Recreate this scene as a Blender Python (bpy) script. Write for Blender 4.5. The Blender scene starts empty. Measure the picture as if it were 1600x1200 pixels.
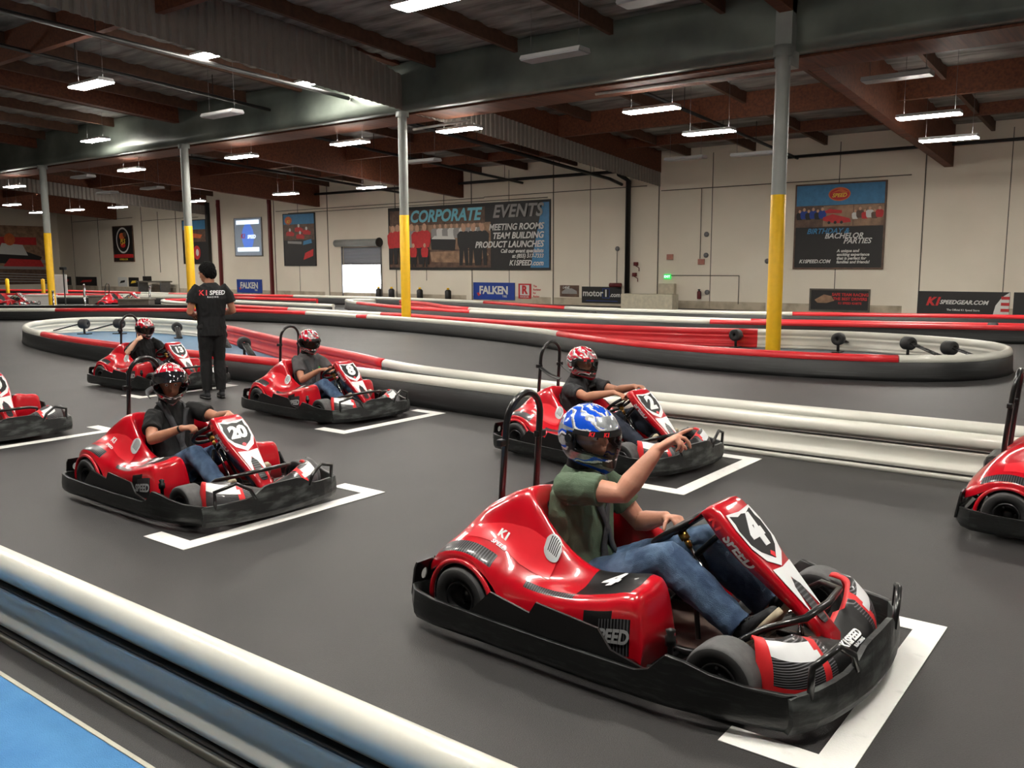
import bpy, bmesh, math, random
import numpy as np
from mathutils import Vector, Matrix, noise
PI = math.pi
V = Vector
sc = bpy.context.scene
C = sc.collection
random.seed(7)

# ------------------------------------------------------------------ camera
YAW, PITCH, ROLL, FPX = math.radians(-37.43), math.radians(7.82), math.radians(-.21), 1370.0
fw = V((math.sin(YAW)*math.cos(PITCH), math.cos(YAW)*math.cos(PITCH), -math.sin(PITCH)))
rt = V((math.cos(YAW), -math.sin(YAW), 0)); up = rt.cross(fw)
r2 = rt*math.cos(ROLL) + up*math.sin(ROLL); u2 = -rt*math.sin(ROLL) + up*math.cos(ROLL)
cd = bpy.data.cameras.new('camera'); cam = bpy.data.objects.new('camera', cd); C.objects.link(cam)
cd.sensor_width = 36; cd.sensor_fit = 'HORIZONTAL'; cd.lens = 36*FPX/1600; cd.clip_end = 300
M = Matrix((( r2.x, u2.x, -fw.x, 0), (r2.y, u2.y, -fw.y, 0), (r2.z, u2.z, -fw.z, 1.65), (0, 0, 0, 1)))
cam.matrix_world = M
sc.camera = cam
sc.view_settings.view_transform = 'Standard'; sc.view_settings.look = 'None'
sc.view_settings.gamma = 1; sc.view_settings.exposure = 1.9; sc.view_settings.use_curve_mapping = False
# ------------------------------------------------------------------ world: daylight outside the dock door
w = bpy.data.worlds.new('world'); sc.world = w; w.use_nodes = True
bg = w.node_tree.nodes['Background']; bg.inputs[0].default_value = (.86, .93, 1, 1); bg.inputs[1].default_value = 9.0
LAMP = 34.0       # emission of a lit fluorescent fixture

# ------------------------------------------------------------------ materials
def lin(c):
    return tuple(((x/255)/12.92 if x/255 <= .04045 else ((x/255+.055)/1.055)**2.4) for x in c) + (1,)
MT = {}
def mat(name, rgb, rough=.5, metal=0, coat=0, var=.12, scale=8, bump=0, bscale=60, emit=0, spec=.5, rgb2=None, stretch=None, thr=None, trans=0):
    if name in MT: return MT[name]
    m = bpy.data.materials.new(name); m.use_nodes = True; MT[name] = m
    nt = m.node_tree; N = nt.nodes; L = nt.links; b = N['Principled BSDF']
    b.inputs['Roughness'].default_value = rough; b.inputs['Metallic'].default_value = metal
    b.inputs['Coat Weight'].default_value = coat; b.inputs['Coat Roughness'].default_value = .05
    b.inputs['Specular IOR Level'].default_value = spec
    b.inputs['Transmission Weight'].default_value = trans
    c = lin(rgb)
    tc = N.new('ShaderNodeTexCoord'); mp = N.new('ShaderNodeMapping'); L.new(tc.outputs['Object'], mp.inputs[0])
    if stretch: mp.inputs['Scale'].default_value = stretch
    nz = N.new('ShaderNodeTexNoise'); nz.inputs['Scale'].default_value = scale; nz.inputs['Detail'].default_value = 5
    L.new(mp.outputs[0], nz.inputs['Vector'])
    rp = N.new('ShaderNodeValToRGB')
    if thr: rp.color_ramp.elements[0].position, rp.color_ramp.elements[1].position = thr
    else: rp.color_ramp.elements[0].position, rp.color_ramp.elements[1].position = .3, .7
    c2 = lin(rgb2) if rgb2 else tuple(min(1, x*(1+var)) for x in c[:3]) + (1,)
    c1 = c if rgb2 else tuple(x*(1-var) for x in c[:3]) + (1,)
    rp.color_ramp.elements[0].color = c1; rp.color_ramp.elements[1].color = c2
    L.new(nz.outputs[0], rp.inputs[0]); L.new(rp.outputs[0], b.inputs['Base Color'])
    if bump:
        n2 = N.new('ShaderNodeTexNoise'); n2.inputs['Scale'].default_value = bscale; n2.inputs['Detail'].default_value = 3
        L.new(mp.outputs[0], n2.inputs['Vector'])
        bp = N.new('ShaderNodeBump'); bp.inputs['Strength'].default_value = bump; bp.inputs['Distance'].default_value = .01
        L.new(n2.outputs[0], bp.inputs['Height']); L.new(bp.outputs[0], b.inputs['Normal'])
    if emit:
        b.inputs['Emission Color'].default_value = c; b.inputs['Emission Strength'].default_value = emit
    return m
def wave_mat(name, rgb1, rgb2, scale, axis='X', rough=.6, bump=.3, lo=.4, hi=.6, coat=0, coords='Object', metal=0):
    m = bpy.data.materials.new(name); m.use_nodes = True; MT[name] = m
    nt = m.node_tree; N = nt.nodes; L = nt.links; b = N['Principled BSDF']
    b.inputs['Roughness'].default_value = rough; b.inputs['Coat Weight'].default_value = coat; b.inputs['Metallic'].default_value = metal
    tc = N.new('ShaderNodeTexCoord'); wv = N.new('ShaderNodeTexWave'); wv.bands_direction = axis
    wv.inputs['Scale'].default_value = scale; wv.inputs['Distortion'].default_value = 0
    L.new(tc.outputs[coords], wv.inputs['Vector'])
    rp = N.new('ShaderNodeValToRGB'); rp.color_ramp.elements[0].position = lo; rp.color_ramp.elements[1].position = hi
    rp.color_ramp.elements[0].color = lin(rgb1); rp.color_ramp.elements[1].color = lin(rgb2)
    L.new(wv.outputs[0], rp.inputs[0]); L.new(rp.outputs[0], b.inputs['Base Color'])
    if bump:
        bp = N.new('ShaderNodeBump'); bp.inputs['Strength'].default_value = bump; bp.inputs['Distance'].default_value = .02
        L.new(wv.outputs[0], bp.inputs['Height']); L.new(bp.outputs[0], b.inputs['Normal'])
    return m

red = mat('kart_red_gloss', (196, 8, 30), .28, coat=.9, var=.05, scale=3)
redl = mat('decal_red', (236, 44, 56), .35, coat=.5, var=.05)
redbright = mat('graphic_red', (220, 40, 45), .5, var=.05)
black = mat('black_gloss_steel', (16, 16, 17), .3, coat=.4, var=.2)
blackd = mat('black_decal', (10, 10, 12), .5, coat=.08)
plast = mat('scuffed_black_plastic', (20, 22, 22), .33, rgb2=(58, 62, 60), scale=9, thr=(.52, .85), stretch=(1.2, 1.2, 7), bump=.15, bscale=30)
plastf = mat('scuffed_front_plastic', (28, 30, 30), .5, rgb2=(112, 118, 116), scale=4, thr=(.5, .82), stretch=(1, 1, 4), bump=.15, bscale=30)
plastk = mat('black_plastic', (11, 11, 12), .4, var=.2)
rubber = mat('tyre_rubber', (84, 84, 85), .75, var=.15, scale=25, bump=.1, bscale=120)
rubberd = mat('tyre_side_rubber', (38, 38, 39), .6, var=.2)
rimm = mat('wheel_rim_metal', (70, 70, 72), .35, metal=.8)
chrome = mat('chrome_metal', (190, 190, 190), .18, metal=1)
gold = mat('brass_metal', (190, 150, 80), .3, metal=1)
white = mat('white_decal', (232, 234, 236), .4, var=.03)
silver = mat('silver_decal', (186, 188, 190), .35, metal=.1)
carbon = wave_mat('carbon_striped_decal', (12, 12, 14), (88, 88, 92), 22, 'X', .35, 0, .62, .7, coat=.4)
pinstr = wave_mat('pinstriped_decal', (16, 16, 18), (120, 120, 124), 34, 'Z', .35, 0, .7, .78, coat=.4)
seatm = mat('seat_black_plastic', (14, 14, 15), .45)
pan = mat('floor_pan_metal', (112, 96, 84), .55, metal=.3, rgb2=(60, 40, 34), scale=6)
webbing = mat('grey_webbing', (60, 62, 66), .7, scale=60, bump=.3, bscale=200)
skin = mat('skin', (205, 148, 124), .5, var=.1, scale=14, bump=.08, bscale=90)
skin2 = mat('skin_tan', (176, 122, 96), .5, var=.1, scale=14, bump=.08, bscale=90)
skinp = mat('skin_pale', (222, 178, 152), .5, var=.08, scale=14)
denim = mat('blue_denim', (44, 66, 96), .85, rgb2=(108, 136, 168), scale=6, thr=(.38, .72), bump=.4, bscale=260)
denimd = mat('dark_denim', (22, 28, 42), .85, rgb2=(36, 44, 60), scale=7, bump=.4, bscale=260)
greycl = mat('grey_trouser_cloth', (58, 60, 66), .85, bump=.3, bscale=200)
greensh = mat('green_shirt_cloth', (84, 102, 82), .9, rgb2=(92, 110, 90), scale=5, bump=.3, bscale=240)
blacksh = mat('black_shirt_cloth', (17, 18, 20), .88, bump=.3, bscale=240)
greysh = mat('grey_shirt_cloth', (84, 82, 84), .9, bump=.3, bscale=240)
dgreysh = mat('charcoal_shirt_cloth', (48, 49, 52), .9, bump=.3, bscale=240)
balac = mat('black_neck_cloth', (10, 10, 11), .9)
shoem = mat('dark_shoe_leather', (26, 28, 32), .7, bump=.3)
solem = mat('pale_shoe_sole', (176, 164, 140), .7)
hairm = mat('black_hair', (10, 9, 9), .85, bump=1, bscale=70, spec=.2)
eyew = mat('eye_white', (225, 222, 215), .3, var=.02); eyed = mat('eye_iris', (46, 34, 26), .2)
lipm = mat('lip_skin', (150, 82, 74), .5)
visor = mat('tinted_visor', (30, 30, 34), .06, coat=1, var=0)
yellow = mat('yellow_paint', (236, 186, 4), .5, var=.05)
galv = mat('grey_column_paint', (146, 150, 146), .5, var=.08, scale=3)
railw = mat('white_rail_plastic', (214, 213, 203), .34, coat=.3, var=.05, scale=2.5, stretch=(1, 1, 3))
railr = mat('red_rail_plastic', (222, 44, 52), .4, coat=.2, var=.06, scale=2.5)
skirtm = mat('black_skirt_plastic', (22, 23, 24), .42, rgb2=(62, 65, 67), scale=3, thr=(.55, .85), stretch=(.5, .5, 14), bump=.15)
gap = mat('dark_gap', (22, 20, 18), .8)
conc = mat('grey_concrete', (96, 90, 82), .8)
steelpipe = mat('black_pipe_paint', (24, 22, 22), .5)
whitepipe = mat('white_pipe_paint', (190, 186, 180), .5)
redsteel = mat('dark_red_paint', (96, 16, 20), .55)
wood = mat('glulam_timber', (118, 66, 40), .7, rgb2=(80, 42, 26), scale=2.5, stretch=(.25, 6, 6), bump=.2)
woody = mat('glulam_timber_long', (118, 66, 40), .7, rgb2=(80, 42, 26), scale=2.5, stretch=(6, .25, 6), bump=.2)
wdark = mat('dark_joist_timber', (84, 56, 40), .75, var=.25)
housing = mat('fixture_housing_enamel', (176, 176, 176), .5, var=.03)
unlit = mat('unlit_tube_glass', (150, 150, 152), .4, var=.03)
lampm = mat('lit_tubes_and_uplight', (255, 249, 238), .5, var=0, emit=LAMP)
greyplate = mat('brushed_grey', (120, 120, 122), .4, metal=.6)

# ------------------------------------------------------------------ builders
class MB:
    def __init__(s): s.v = []; s.f = []; s.m = []; s.sm = []
    def add(s, vs, fs, mi=0, smooth=True):
        o = len(s.v); s.v += [tuple(v) for v in vs]
        for f in fs: s.f.append(tuple(i+o for i in f)); s.m.append(mi); s.sm.append(smooth)
    def box(s, c, d, mi=0, rot=None, bev=0):
        if bev:
            bm = bmesh.new(); bmesh.ops.create_cube(bm, size=1)
            for v in bm.verts: v.co = V((v.co.x*d[0], v.co.y*d[1], v.co.z*d[2]))
            bmesh.ops.bevel(bm, geom=bm.edges[:], offset=bev, segments=2, affect='EDGES', profile=.5)
            bm.verts.index_update()
            vs = [(rot @ v.co if rot else v.co) + V(c) for v in bm.verts]; fs = [[v.index for v in f.verts] for f in bm.faces]
            bm.free(); s.add(vs, fs, mi, False); return
        vs = []
        for z in (-.5, .5):
            for x, y in ((-.5, -.5), (.5, -.5), (.5, .5), (-.5, .5)):
                p = V((x*d[0], y*d[1], z*d[2])); vs.append((rot @ p if rot else p) + V(c))
        s.add(vs, [(3, 2, 1, 0), (4, 5, 6, 7), (0, 1, 5, 4), (1, 2, 6, 5), (2, 3, 7, 6), (3, 0, 4, 7)], mi, False)
    def b6(s, x0, x1, y0, y1, z0, z1, mi=0): s.box(((x0+x1)/2, (y0+y1)/2, (z0+z1)/2), (x1-x0, y1-y0, z1-z0), mi)
    def tube(s, pts, r, n=10, mi=0, closed=False, caps=True):
        pts = [V(p) for p in pts]; k = len(pts); rr = r if isinstance(r, (list, tuple)) else [r]*k
        vs = []; ref = None
        for i, p in enumerate(pts):
            if closed: t = pts[(i+1) % k]-pts[i-1]
            else: t = pts[min(i+1, k-1)]-pts[max(i-1, 0)]
            t.normalize()
            if ref is None: ref = V((0, 0, 1)) if abs(t.z) < .9 else V((1, 0, 0))
            a = (ref - t*ref.dot(t)).normalized(); b = t.cross(a); ref = a
            for j in range(n):
                q = 2*PI*j/n; vs.append(p + a*math.cos(q)*rr[i] + b*math.sin(q)*rr[i])
        fs = []
        for i in range(k if closed else k-1):
            i2 = (i+1) % k
            for j in range(n): fs.append((i*n+j, i*n+(j+1) % n, i2*n+(j+1) % n, i2*n+j))
        s.add(vs, fs, mi, True)
        if caps and not closed:
            s.add(vs[:n], [tuple(range(n))[::-1]], mi, False); s.add(vs[-n:], [tuple(range(n))], mi, False)
    def lathe(s, prof, c=(0, 0, 0), axis='Z', n=32, mi=0, smooth=True, close=False):
        vs = []
        for r, h in prof:
            for j in range(n):
                q = 2*PI*j/n; x, y = r*math.cos(q), r*math.sin(q)
                p = V((x, y, h)) if axis == 'Z' else (V((x, h, y)) if axis == 'Y' else V((h, x, y)))
                vs.append(p + V(c))
        fs = []; k = len(prof)
        for i in range(k if close else k-1):
            for j in range(n): fs.append((i*n+j, i*n+(j+1) % n, ((i+1) % k)*n+(j+1) % n, ((i+1) % k)*n+j))
        s.add(vs, fs, mi, smooth)
    def grid(s, rows, mi=0, fn=None, smooth=True, wrap=False):
        k = len(rows); n = len(rows[0]); o = len(s.v)
        for r in rows: s.v += [tuple(p) for p in r]
        for i in range(k-1):
            for j in range(n if wrap else n-1):
                j2 = (j+1) % n
                m = fn(i/(k-1), j/max(1, n-1)) if fn else mi
                if m is None: continue
                s.f.append((o+i*n+j, o+i*n+j2, o+(i+1)*n+j2, o+(i+1)*n+j)); s.m.append(m); s.sm.append(smooth)
    def prism(s, poly, h, mi=0, M=None):
        k = len(poly); vs = [V((x, y, 0)) for x, y in poly] + [V((x, y, h)) for x, y in poly]
        if M: vs = [M @ v for v in vs]
        s.add(vs, [tuple(range(k))[::-1], tuple(range(k, 2*k))] + [(i, (i+1) % k, k+(i+1) % k, k+i) for i in range(k)], mi, False)
    def mesh(s, name, mats):
        me = bpy.data.meshes.new(name); me.from_pydata(s.v, [], s.f)
        for m in (mats if isinstance(mats, (list, tuple)) else [mats]): me.materials.append(m)
        me.polygons.foreach_set('material_index', s.m); me.polygons.foreach_set('use_smooth', s.sm)
        me.update(); return me
    def build(s, name, mats, parent=None, fixn=True):
        me = s.mesh(name, mats)
        if fixn:
            bm = bmesh.new(); bm.from_mesh(me); bmesh.ops.remove_doubles(bm, verts=bm.verts, dist=1e-5)
            bmesh.ops.recalc_face_normals(bm, faces=bm.faces); bm.to_mesh(me); bm.free()
        return link(name, me, parent)
def link(name, me, parent=None):
    o = bpy.data.objects.new(name, me); C.objects.link(o); o.parent = parent; return o
def empty(name, loc=(0, 0, 0), rz=0, s=1):
    o = bpy.data.objects.new(name, None); C.objects.link(o); o.location = loc; o.rotation_euler = (0, 0, rz); o.scale = (s, s, s)
    o.empty_display_size = .1; return o
def tag(o, label=None, cat=None, group=None, kind=None):
    if label: o['label'] = label
    if cat: o['category'] = cat
    if group: o['group'] = group
    if kind: o['kind'] = kind
    return o
def structure(o, label=None, cat=None): return tag(o, label, cat, kind='structure')
def copy_tree(o, parent=None, skip=()):
    c = o.copy(); C.objects.link(c); c.parent = parent
    for ch in o.children:
        if ch.name.split('.')[0] in skip: continue
        copy_tree(ch, c, skip)
    return c
def solidify(o, t, off=-1):
    m = o.modifiers.new('solid', 'SOLIDIFY'); m.thickness = t; m.offset = off; return o

def catmull(p, n, closed=False):
    p = [V(q) for q in p]; out = []; k = len(p)
    seg = k if closed else k-1
    for i in range(seg):
        if closed: a, b, c, d = p[i-1], p[i], p[(i+1) % k], p[(i+2) % k]
        else: a, b, c, d = p[max(i-1, 0)], p[i], p[i+1], p[min(i+2, k-1)]
        for j in range(n):
            t = j/n
            out.append(.5*((2*b) + (c-a)*t + (2*a-5*b+4*c-d)*t*t + (3*b-3*c+d-a)*t**3))
    if not closed: out.append(p[-1])
    return out

# text as mesh, centred or left aligned, lying in XY; returns list verts, faces
TX = {}
def text_me(s, size, bold=.02, shear=0, spacing=1, ext=0.002, align='CENTER'):
    key = (s, round(size, 4), bold, shear, spacing, ext, align)
    if key in TX: return TX[key]
    cu = bpy.data.curves.new('t', 'FONT'); cu.body = s; cu.size = size; cu.offset = bold*size; cu.shear = shear
    cu.space_character = spacing; cu.extrude = ext; cu.align_x = align; cu.align_y = 'CENTER'; cu.resolution_u = 3
    o = bpy.data.objects.new('t', cu); C.objects.link(o)
    bpy.context.view_layer.update()
    me = bpy.data.meshes.new_from_object(o.evaluated_get(bpy.context.evaluated_depsgraph_get()))
    vs = [v.co.copy() for v in me.vertices]; fs = [tuple(p.vertices) for p in me.polygons]
    bpy.data.objects.remove(o); bpy.data.curves.remove(cu); bpy.data.meshes.remove(me)
    TX[key] = (vs, fs); return TX[key]
def frame(o, x, y):      # matrix from origin, x axis, y axis
    x = V(x).normalized(); y = V(y); y = (y-x*y.dot(x)).normalized(); z = x.cross(y)
    return Matrix(((x.x, y.x, z.x, o[0]), (x.y, y.y, z.y, o[1]), (x.z, y.z, z.z, o[2]), (0, 0, 0, 1)))
def put_text(mb, s, size, Mx, mi=0, **k):
    vs, fs = text_me(s, size, **k); mb.add([Mx @ v for v in vs], fs, mi, False)

# smooth organic closed bodies: tapered limbs fused by voxel remesh
def limb(bm, pts, side=None, n=14, cap=(1, 1)):
    P = []
    for q in pts:
        p, ra = V(q[0]), q[1]; rb = q[2] if len(q) > 2 else ra; P.append((p, ra, rb))
    rings = []; k = len(P); ref = V(side) if side else None
    def ring(p, t, ra, rb):
        nonlocal ref
        if ref is None: ref = V((0, 0, 1)) if abs(t.z) < .9 else V((1, 0, 0))
        a = (ref - t*ref.dot(t)).normalized(); b = t.cross(a)
        if side is None: ref = a
        rings.append([bm.verts.new(p + a*math.cos(2*PI*j/n)*ra + b*math.sin(2*PI*j/n)*rb) for j in range(n)])
    T = [(P[min(i+1, k-1)][0]-P[max(i-1, 0)][0]).normalized() for i in range(k)]
    if cap[0]:
        p, ra, rb = P[0]
        for q in (75, 45, 20): ring(p - T[0]*math.sin(math.radians(q))*min(ra, rb), T[0], ra*math.cos(math.radians(q)), rb*math.cos(math.radians(q)))
    for i in range(k): ring(P[i][0], T[i], P[i][1], P[i][2])
    if cap[1]:
        p, ra, rb = P[-1]
        for q in (20, 45, 75): ring(p + T[-1]*math.sin(math.radians(q))*min(ra, rb), T[-1], ra*math.cos(math.radians(q)), rb*math.cos(math.radians(q)))
    for i in range(len(rings)-1):
        for j in range(n): bm.faces.new((rings[i][j], rings[i][(j+1) % n], rings[i+1][(j+1) % n], rings[i+1][j]))
    bm.faces.new(rings[0][::-1]); bm.faces.new(rings[-1])
def ellipsoid(bm, c, r, M3=None):
    res = bmesh.ops.create_uvsphere(bm, u_segments=18, v_segments=12, radius=1)
    for v in res['verts']:
        p = V((v.co.x*r[0], v.co.y*r[1], v.co.z*r[2])); v.co = (M3 @ p if M3 else p) + V(c)
def fuse(name, bm, mats, parent=None, voxel=.008, smooth=4, wr=0, wf=9, wdir=None, cuts=()):
    bmesh.ops.recalc_face_normals(bm, faces=bm.faces)
    me = bpy.data.meshes.new(name); bm.to_mesh(me); bm.free()
    o = bpy.data.objects.new(name, me); C.objects.link(o)
    r = o.modifiers.new('r', 'REMESH'); r.mode = 'VOXEL'; r.voxel_size = voxel; r.use_smooth_shade = True
    s = o.modifiers.new('s', 'SMOOTH'); s.factor = .5; s.iterations = smooth
    dg = bpy.context.evaluated_depsgraph_get(); dg.update()
    m2 = bpy.data.meshes.new_from_object(o.evaluated_get(dg)); bpy.data.objects.remove(o); bpy.data.meshes.remove(me)
    if cuts:
        b = bmesh.new(); b.from_mesh(m2)
        for co, no in cuts:
            g = bmesh.ops.bisect_plane(b, geom=b.verts[:]+b.edges[:]+b.faces[:], plane_co=co, plane_no=no, clear_outer=True)
            bmesh.ops.holes_fill(b, edges=[e for e in b.edges if e.is_boundary], sides=0)
        b.to_mesh(m2); b.free()
    if wr:
        k = len(m2.vertices); co = np.empty(k*3, 'f'); m2.vertices.foreach_get('co', co); no = np.empty(k*3, 'f'); m2.vertex_normals.foreach_get('vector', no)
        co = co.reshape(-1, 3); no = no.reshape(-1, 3)
        d = np.array([noise.noise(V((p[0]*wf, p[1]*wf, p[2]*wf*.55)) + V((3.1, 7, 1))) + .5*noise.noise(V((p[0]*wf*2.3, p[1]*wf*2.3, p[2]*wf*1.2))) for p in co])
        d = np.clip(-np.abs(d)*2+.6, -.75, .6)
        co = co + no*(d*wr)[:, None]; m2.vertices.foreach_set('co', co.astype('f').ravel())
    m2.name = name; m2.materials.clear()
    for m in (mats if isinstance(mats, (list, tuple)) else [mats]): m2.materials.append(m)
    m2.polygons.foreach_set('use_smooth', [True]*len(m2.polygons)); m2.update()
    return link(name, m2, parent)

# ================================================================== THE HALL
WY = 29.5; XL = -61.7; XR = 14.0; YF = -12.0
def roof(y): return 5.75 + .06*(WY-y)
floorm = mat('track_floor', (45, 44, 45), .5, rgb2=(58, 56, 56), scale=1.1, bump=.35, bscale=220, spec=.5)
_nt = floorm.node_tree; _n2 = _nt.nodes.new('ShaderNodeTexNoise'); _n2.inputs['Scale'].default_value = 190; _n2.inputs['Detail'].default_value = 2
_mx = _nt.nodes.new('ShaderNodeMix'); _mx.data_type = 'RGBA'; _mx.blend_type = 'MULTIPLY'; _mx.inputs[0].default_value = .55
_rp = _nt.nodes.new('ShaderNodeValToRGB'); _rp.color_ramp.elements[0].position = .35; _rp.color_ramp.elements[1].position = .65
_rp.color_ramp.elements[0].color = (.45, .45, .45, 1); _rp.color_ramp.elements[1].color = (1.3, 1.3, 1.3, 1)
_tc = _nt.nodes.new('ShaderNodeTexCoord'); _nt.links.new(_tc.outputs['Object'], _n2.inputs['Vector'])
_nt.links.new(_n2.outputs[0], _rp.inputs[0])
_b = _nt.nodes['Principled BSDF']; _src = _b.inputs['Base Color'].links[0].from_socket
_nt.links.new(_src, _mx.inputs[6]); _nt.links.new(_rp.outputs[0], _mx.inputs[7]); _nt.links.new(_mx.outputs[2], _b.inputs['Base Color'])
m = MB(); m.b6(XL-.3, XR+.3, YF-.3, WY+.3, -.3, 0); structure(m.build('floor', floorm), 'dark grey painted track floor of the indoor kart hall', 'floor')
m = MB(); m.b6(-70, 16, WY+.3, WY+26, -.5, -.1); structure(m.build('ground_outside', conc), 'sunlit concrete yard seen beyond the dock door', 'ground')
wallm = mat('cream_painted_concrete', (236, 228, 212), .8, rgb2=(222, 213, 196), scale=.35, bump=.1, bscale=30)
DX0, DX1, DZ = -33.0, -30.35, 2.45
m = MB()
m.b6(XL-.3, DX0, WY, WY+.3, 0, 9); m.b6(DX1, XR+.3, WY, WY+.3, 0, 9); m.b6(DX0, DX1, WY, WY+.3, DZ, 9)
structure(m.build('wall_back', wallm), 'cream painted concrete back wall hung with banners', 'wall')
m = MB(); m.b6(XL-.3, XL, YF, WY, 0, 10); structure(m.build('wall_left', wallm), 'cream far left end wall', 'wall')
m = MB(); m.b6(XR, XR+.3, YF, WY, 0, 10); structure(m.build('wall_right', wallm))
m = MB(); m.b6(XL, XR, YF-.3, YF, 0, 10); structure(m.build('wall_front', wallm))
foil = mat('silver_roof_insulation', (168, 166, 160), .5, metal=.15, rgb2=(72, 70, 67), scale=1.5, stretch=(.6, 3, 1), bump=.5, bscale=7)
m = MB(); rows = []
ys = []
y = YF
while y < WY: ys += [(y, 0), (y+.15, -.045), (y+.31, -.06), (y+.46, -.045)]; y += .62
for y, d in ys:
    rows.append([(x, min(y, WY), roof(y)+d+(.02*noise.noise(V((x*.7, y, 0))) if d else 0)) for x in [XL+i*(XR-XL)/60 for i in range(61)]])
rows.append([(x, WY+.3, roof(WY)) for x in [XL+i*(XR-XL)/60 for i in range(61)]]); rows.insert(0, [(x, YF-.3, roof(YF)) for x in [XL+i*(XR-XL)/60 for i in range(61)]])
m.grid(rows); structure(m.build('ceiling', foil), 'silver insulated roof deck between timber beams', 'ceiling')
# timber girders and beams
COLX = [-5.97+9.62*k for k in range(-6, 3)]
for i, x in enumerate([-5.97, -15.77, -25.3, -34.7, -44.3, -54.0, 3.7]):
    b = MB()
    for y0, y1 in ((YF, 16.0), (16.35, WY)):
        vs = []
        for y in (y0, y1):
            zt = roof(y)-.02; zb = 5.39-.068*(y-16.17)+(.6 if y0 < 0 and y < 16.1 else 0)+(.45 if abs(x+15.77) < .1 or abs(x+44.3) < .1 else 0); 
            vs += [(x-.12, y, zb), (x+.12, y, zb), (x+.12, y, zt), (x-.12, y, zt)]
        b.add(vs, [(0, 1, 2, 3), (7, 6, 5, 4), (0, 4, 5, 1), (1, 5, 6, 2), (2, 6, 7, 3), (3, 7, 4, 0)], 0, False)
    structure(b.build('beam', wood), 'brown glulam roof beam running to the back wall, number of column lines', 'beam')
    bpy.context.scene.objects['beam' if i == 0 else 'beam.%03d' % i]['label'] = 'brown glulam roof beam running towards the back wall on column line ' + ['behind the birthday poster column', 'above the pleated grey curtain', 'behind the column beside the staff member', 'over the far left yellow column', 'above the far left pleated curtain', 'farthest left', 'at the right edge of the hall'][i]
for i, (yy, dz, lab) in enumerate(((22.9, .62, 'brown timber purlin across the back bay'), (9.6, .62, 'brown timber purlin across the front bay'), (3.0, .9, 'brown timber girder over the near karts'), (27.0, .3, 'slim brown purlin close to the back wall'), (19.3, .3, 'slim brown purlin just behind the foil girder'))):
    b = MB(); b.b6(XL, XR, yy-.08, yy+.08, roof(yy)-dz-.05, roof(yy)-.03); structure(b.build('purlin', woody), lab, 'beam')
# foil girder along the column row
foilg = mat('grey_foil_wrap', (122, 130, 121), .4, metal=.2, rgb2=(80, 87, 82), scale=.8, bump=.25, bscale=3)
m = MB(); rows = []
for j in range(7):
    z = 5.38 + j*(1.12/6); rows.append([(XL+i*.25, 15.98+.035*noise.noise(V((i*.16, j*.5, 0)))*1.5, z) for i in range(int((XR-XL)/.25)+1)])
m.grid(rows); m.grid([[(p[0], 16.36, p[2]) for p in r] for r in (rows[0], rows[-1])]); m.grid([rows[0], [(p[0], 16.36, 5.38) for p in rows[0]]]); m.grid([rows[-1], [(p[0], 16.36, p[2]) for p in rows[-1]]])
structure(m.build('girder', foilg), 'long girder wrapped in dull grey foil above the yellow columns', 'girder')
b = MB(); b.b6(XL, XR, 16.4, 17.5, 5.34, 5.72); structure(b.build('ledger_beam', woody), 'red-brown timber ledger under the foil girder', 'beam')
for i in range(31):
    x = XL+1.2+2.42*i
    for bay, (y0, y1) in enumerate(((YF, 16), (16.4, WY))):
        b = MB(); vs = []
        for y in (y0, y1):
            vs += [(x-.05, y, roof(y)-.32), (x+.05, y, roof(y)-.32), (x+.05, y, roof(y)-.03), (x-.05, y, roof(y)-.03)]
        b.add(vs, [(0, 1, 2, 3), (7, 6, 5, 4), (0, 4, 5, 1), (1, 5, 6, 2), (2, 6, 7, 3), (3, 7, 4, 0)], 0, False)
        o = structure(b.build('joist', wdark), 'dark slim roof joist under the %s bay deck' % ('front', 'back')[bay], 'joist'); o['group'] = 'roof joists'
# pleated curtains
pleat = mat('grey_pleated_sheet', (132, 125, 118), .6, var=.05)
def curtain(x, y0, y1, lab, top):
    m = MB(); lo, hi = [], []; y = y0; k = 0
    while y < y1:
        dx = (.0, .035, .035, .0)[k % 4]
        lo.append((x+dx, y, 5.36-.071*(y-16.17))); hi.append((x+dx, y, top(y))); y += (.03, .07, .03, .07)[k % 4]; k += 1
    m.grid([lo, hi], smooth=False); o = m.build('smoke_curtain', pleat); solidify(o, .01); structure(o, lab, 'curtain')
curtain(-15.60, 3.0, 16.0, 'pleated grey smoke curtain hanging in the front bay', lambda y: min(roof(y)-.05, 7.15-.31*(y-11.9)*.75) if y > 11.9 else roof(y)-.05)
curtain(-15.60, 16.4, 29.4, 'pleated grey smoke curtain running on towards the back wall', lambda y: 6.05-.085*(y-16.17))
curtain(-44.1, 16.4, 29.4, 'pale smoke curtain far left beside the end wall', lambda y: 6.05-.085*(y-16.17))
# columns
for i, (x, yt, wd, lab) in enumerate(((-6.0, 2.86, .13, 'grey column with yellow base inside the right barrier island'), (-15.77, 2.86, .115, 'grey column with yellow base in front of the corporate events banner'), (-25.27, 2.86, .125, 'grey column with yellow base just beyond the standing staff member'), (-34.66, 2.86, .125, 'farthest left grey column with yellow base near the pit karts'), )):
    t = empty('steel_column', (x, 15.8 if i == 0 else 16.17, 0)); tag(t, lab, 'column', 'columns under the foil girder')
    m = MB(); m.lathe([(wd, yt), (wd, 5.4)], n=24); m.lathe([(wd+.05, 5.25), (wd+.05, 5.45), (0, 5.45)], n=24)
    if i == 0: m.b6(-wd-.02, wd+.02, -.04, .36, 5.1, 6.4)
    m.build('column_post', galv, t)
    m = MB(); m.lathe([(wd+.005, 0), (wd+.005, yt), (wd, yt+.005)], n=24); m.build('yellow_sleeve', yellow, t)
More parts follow.
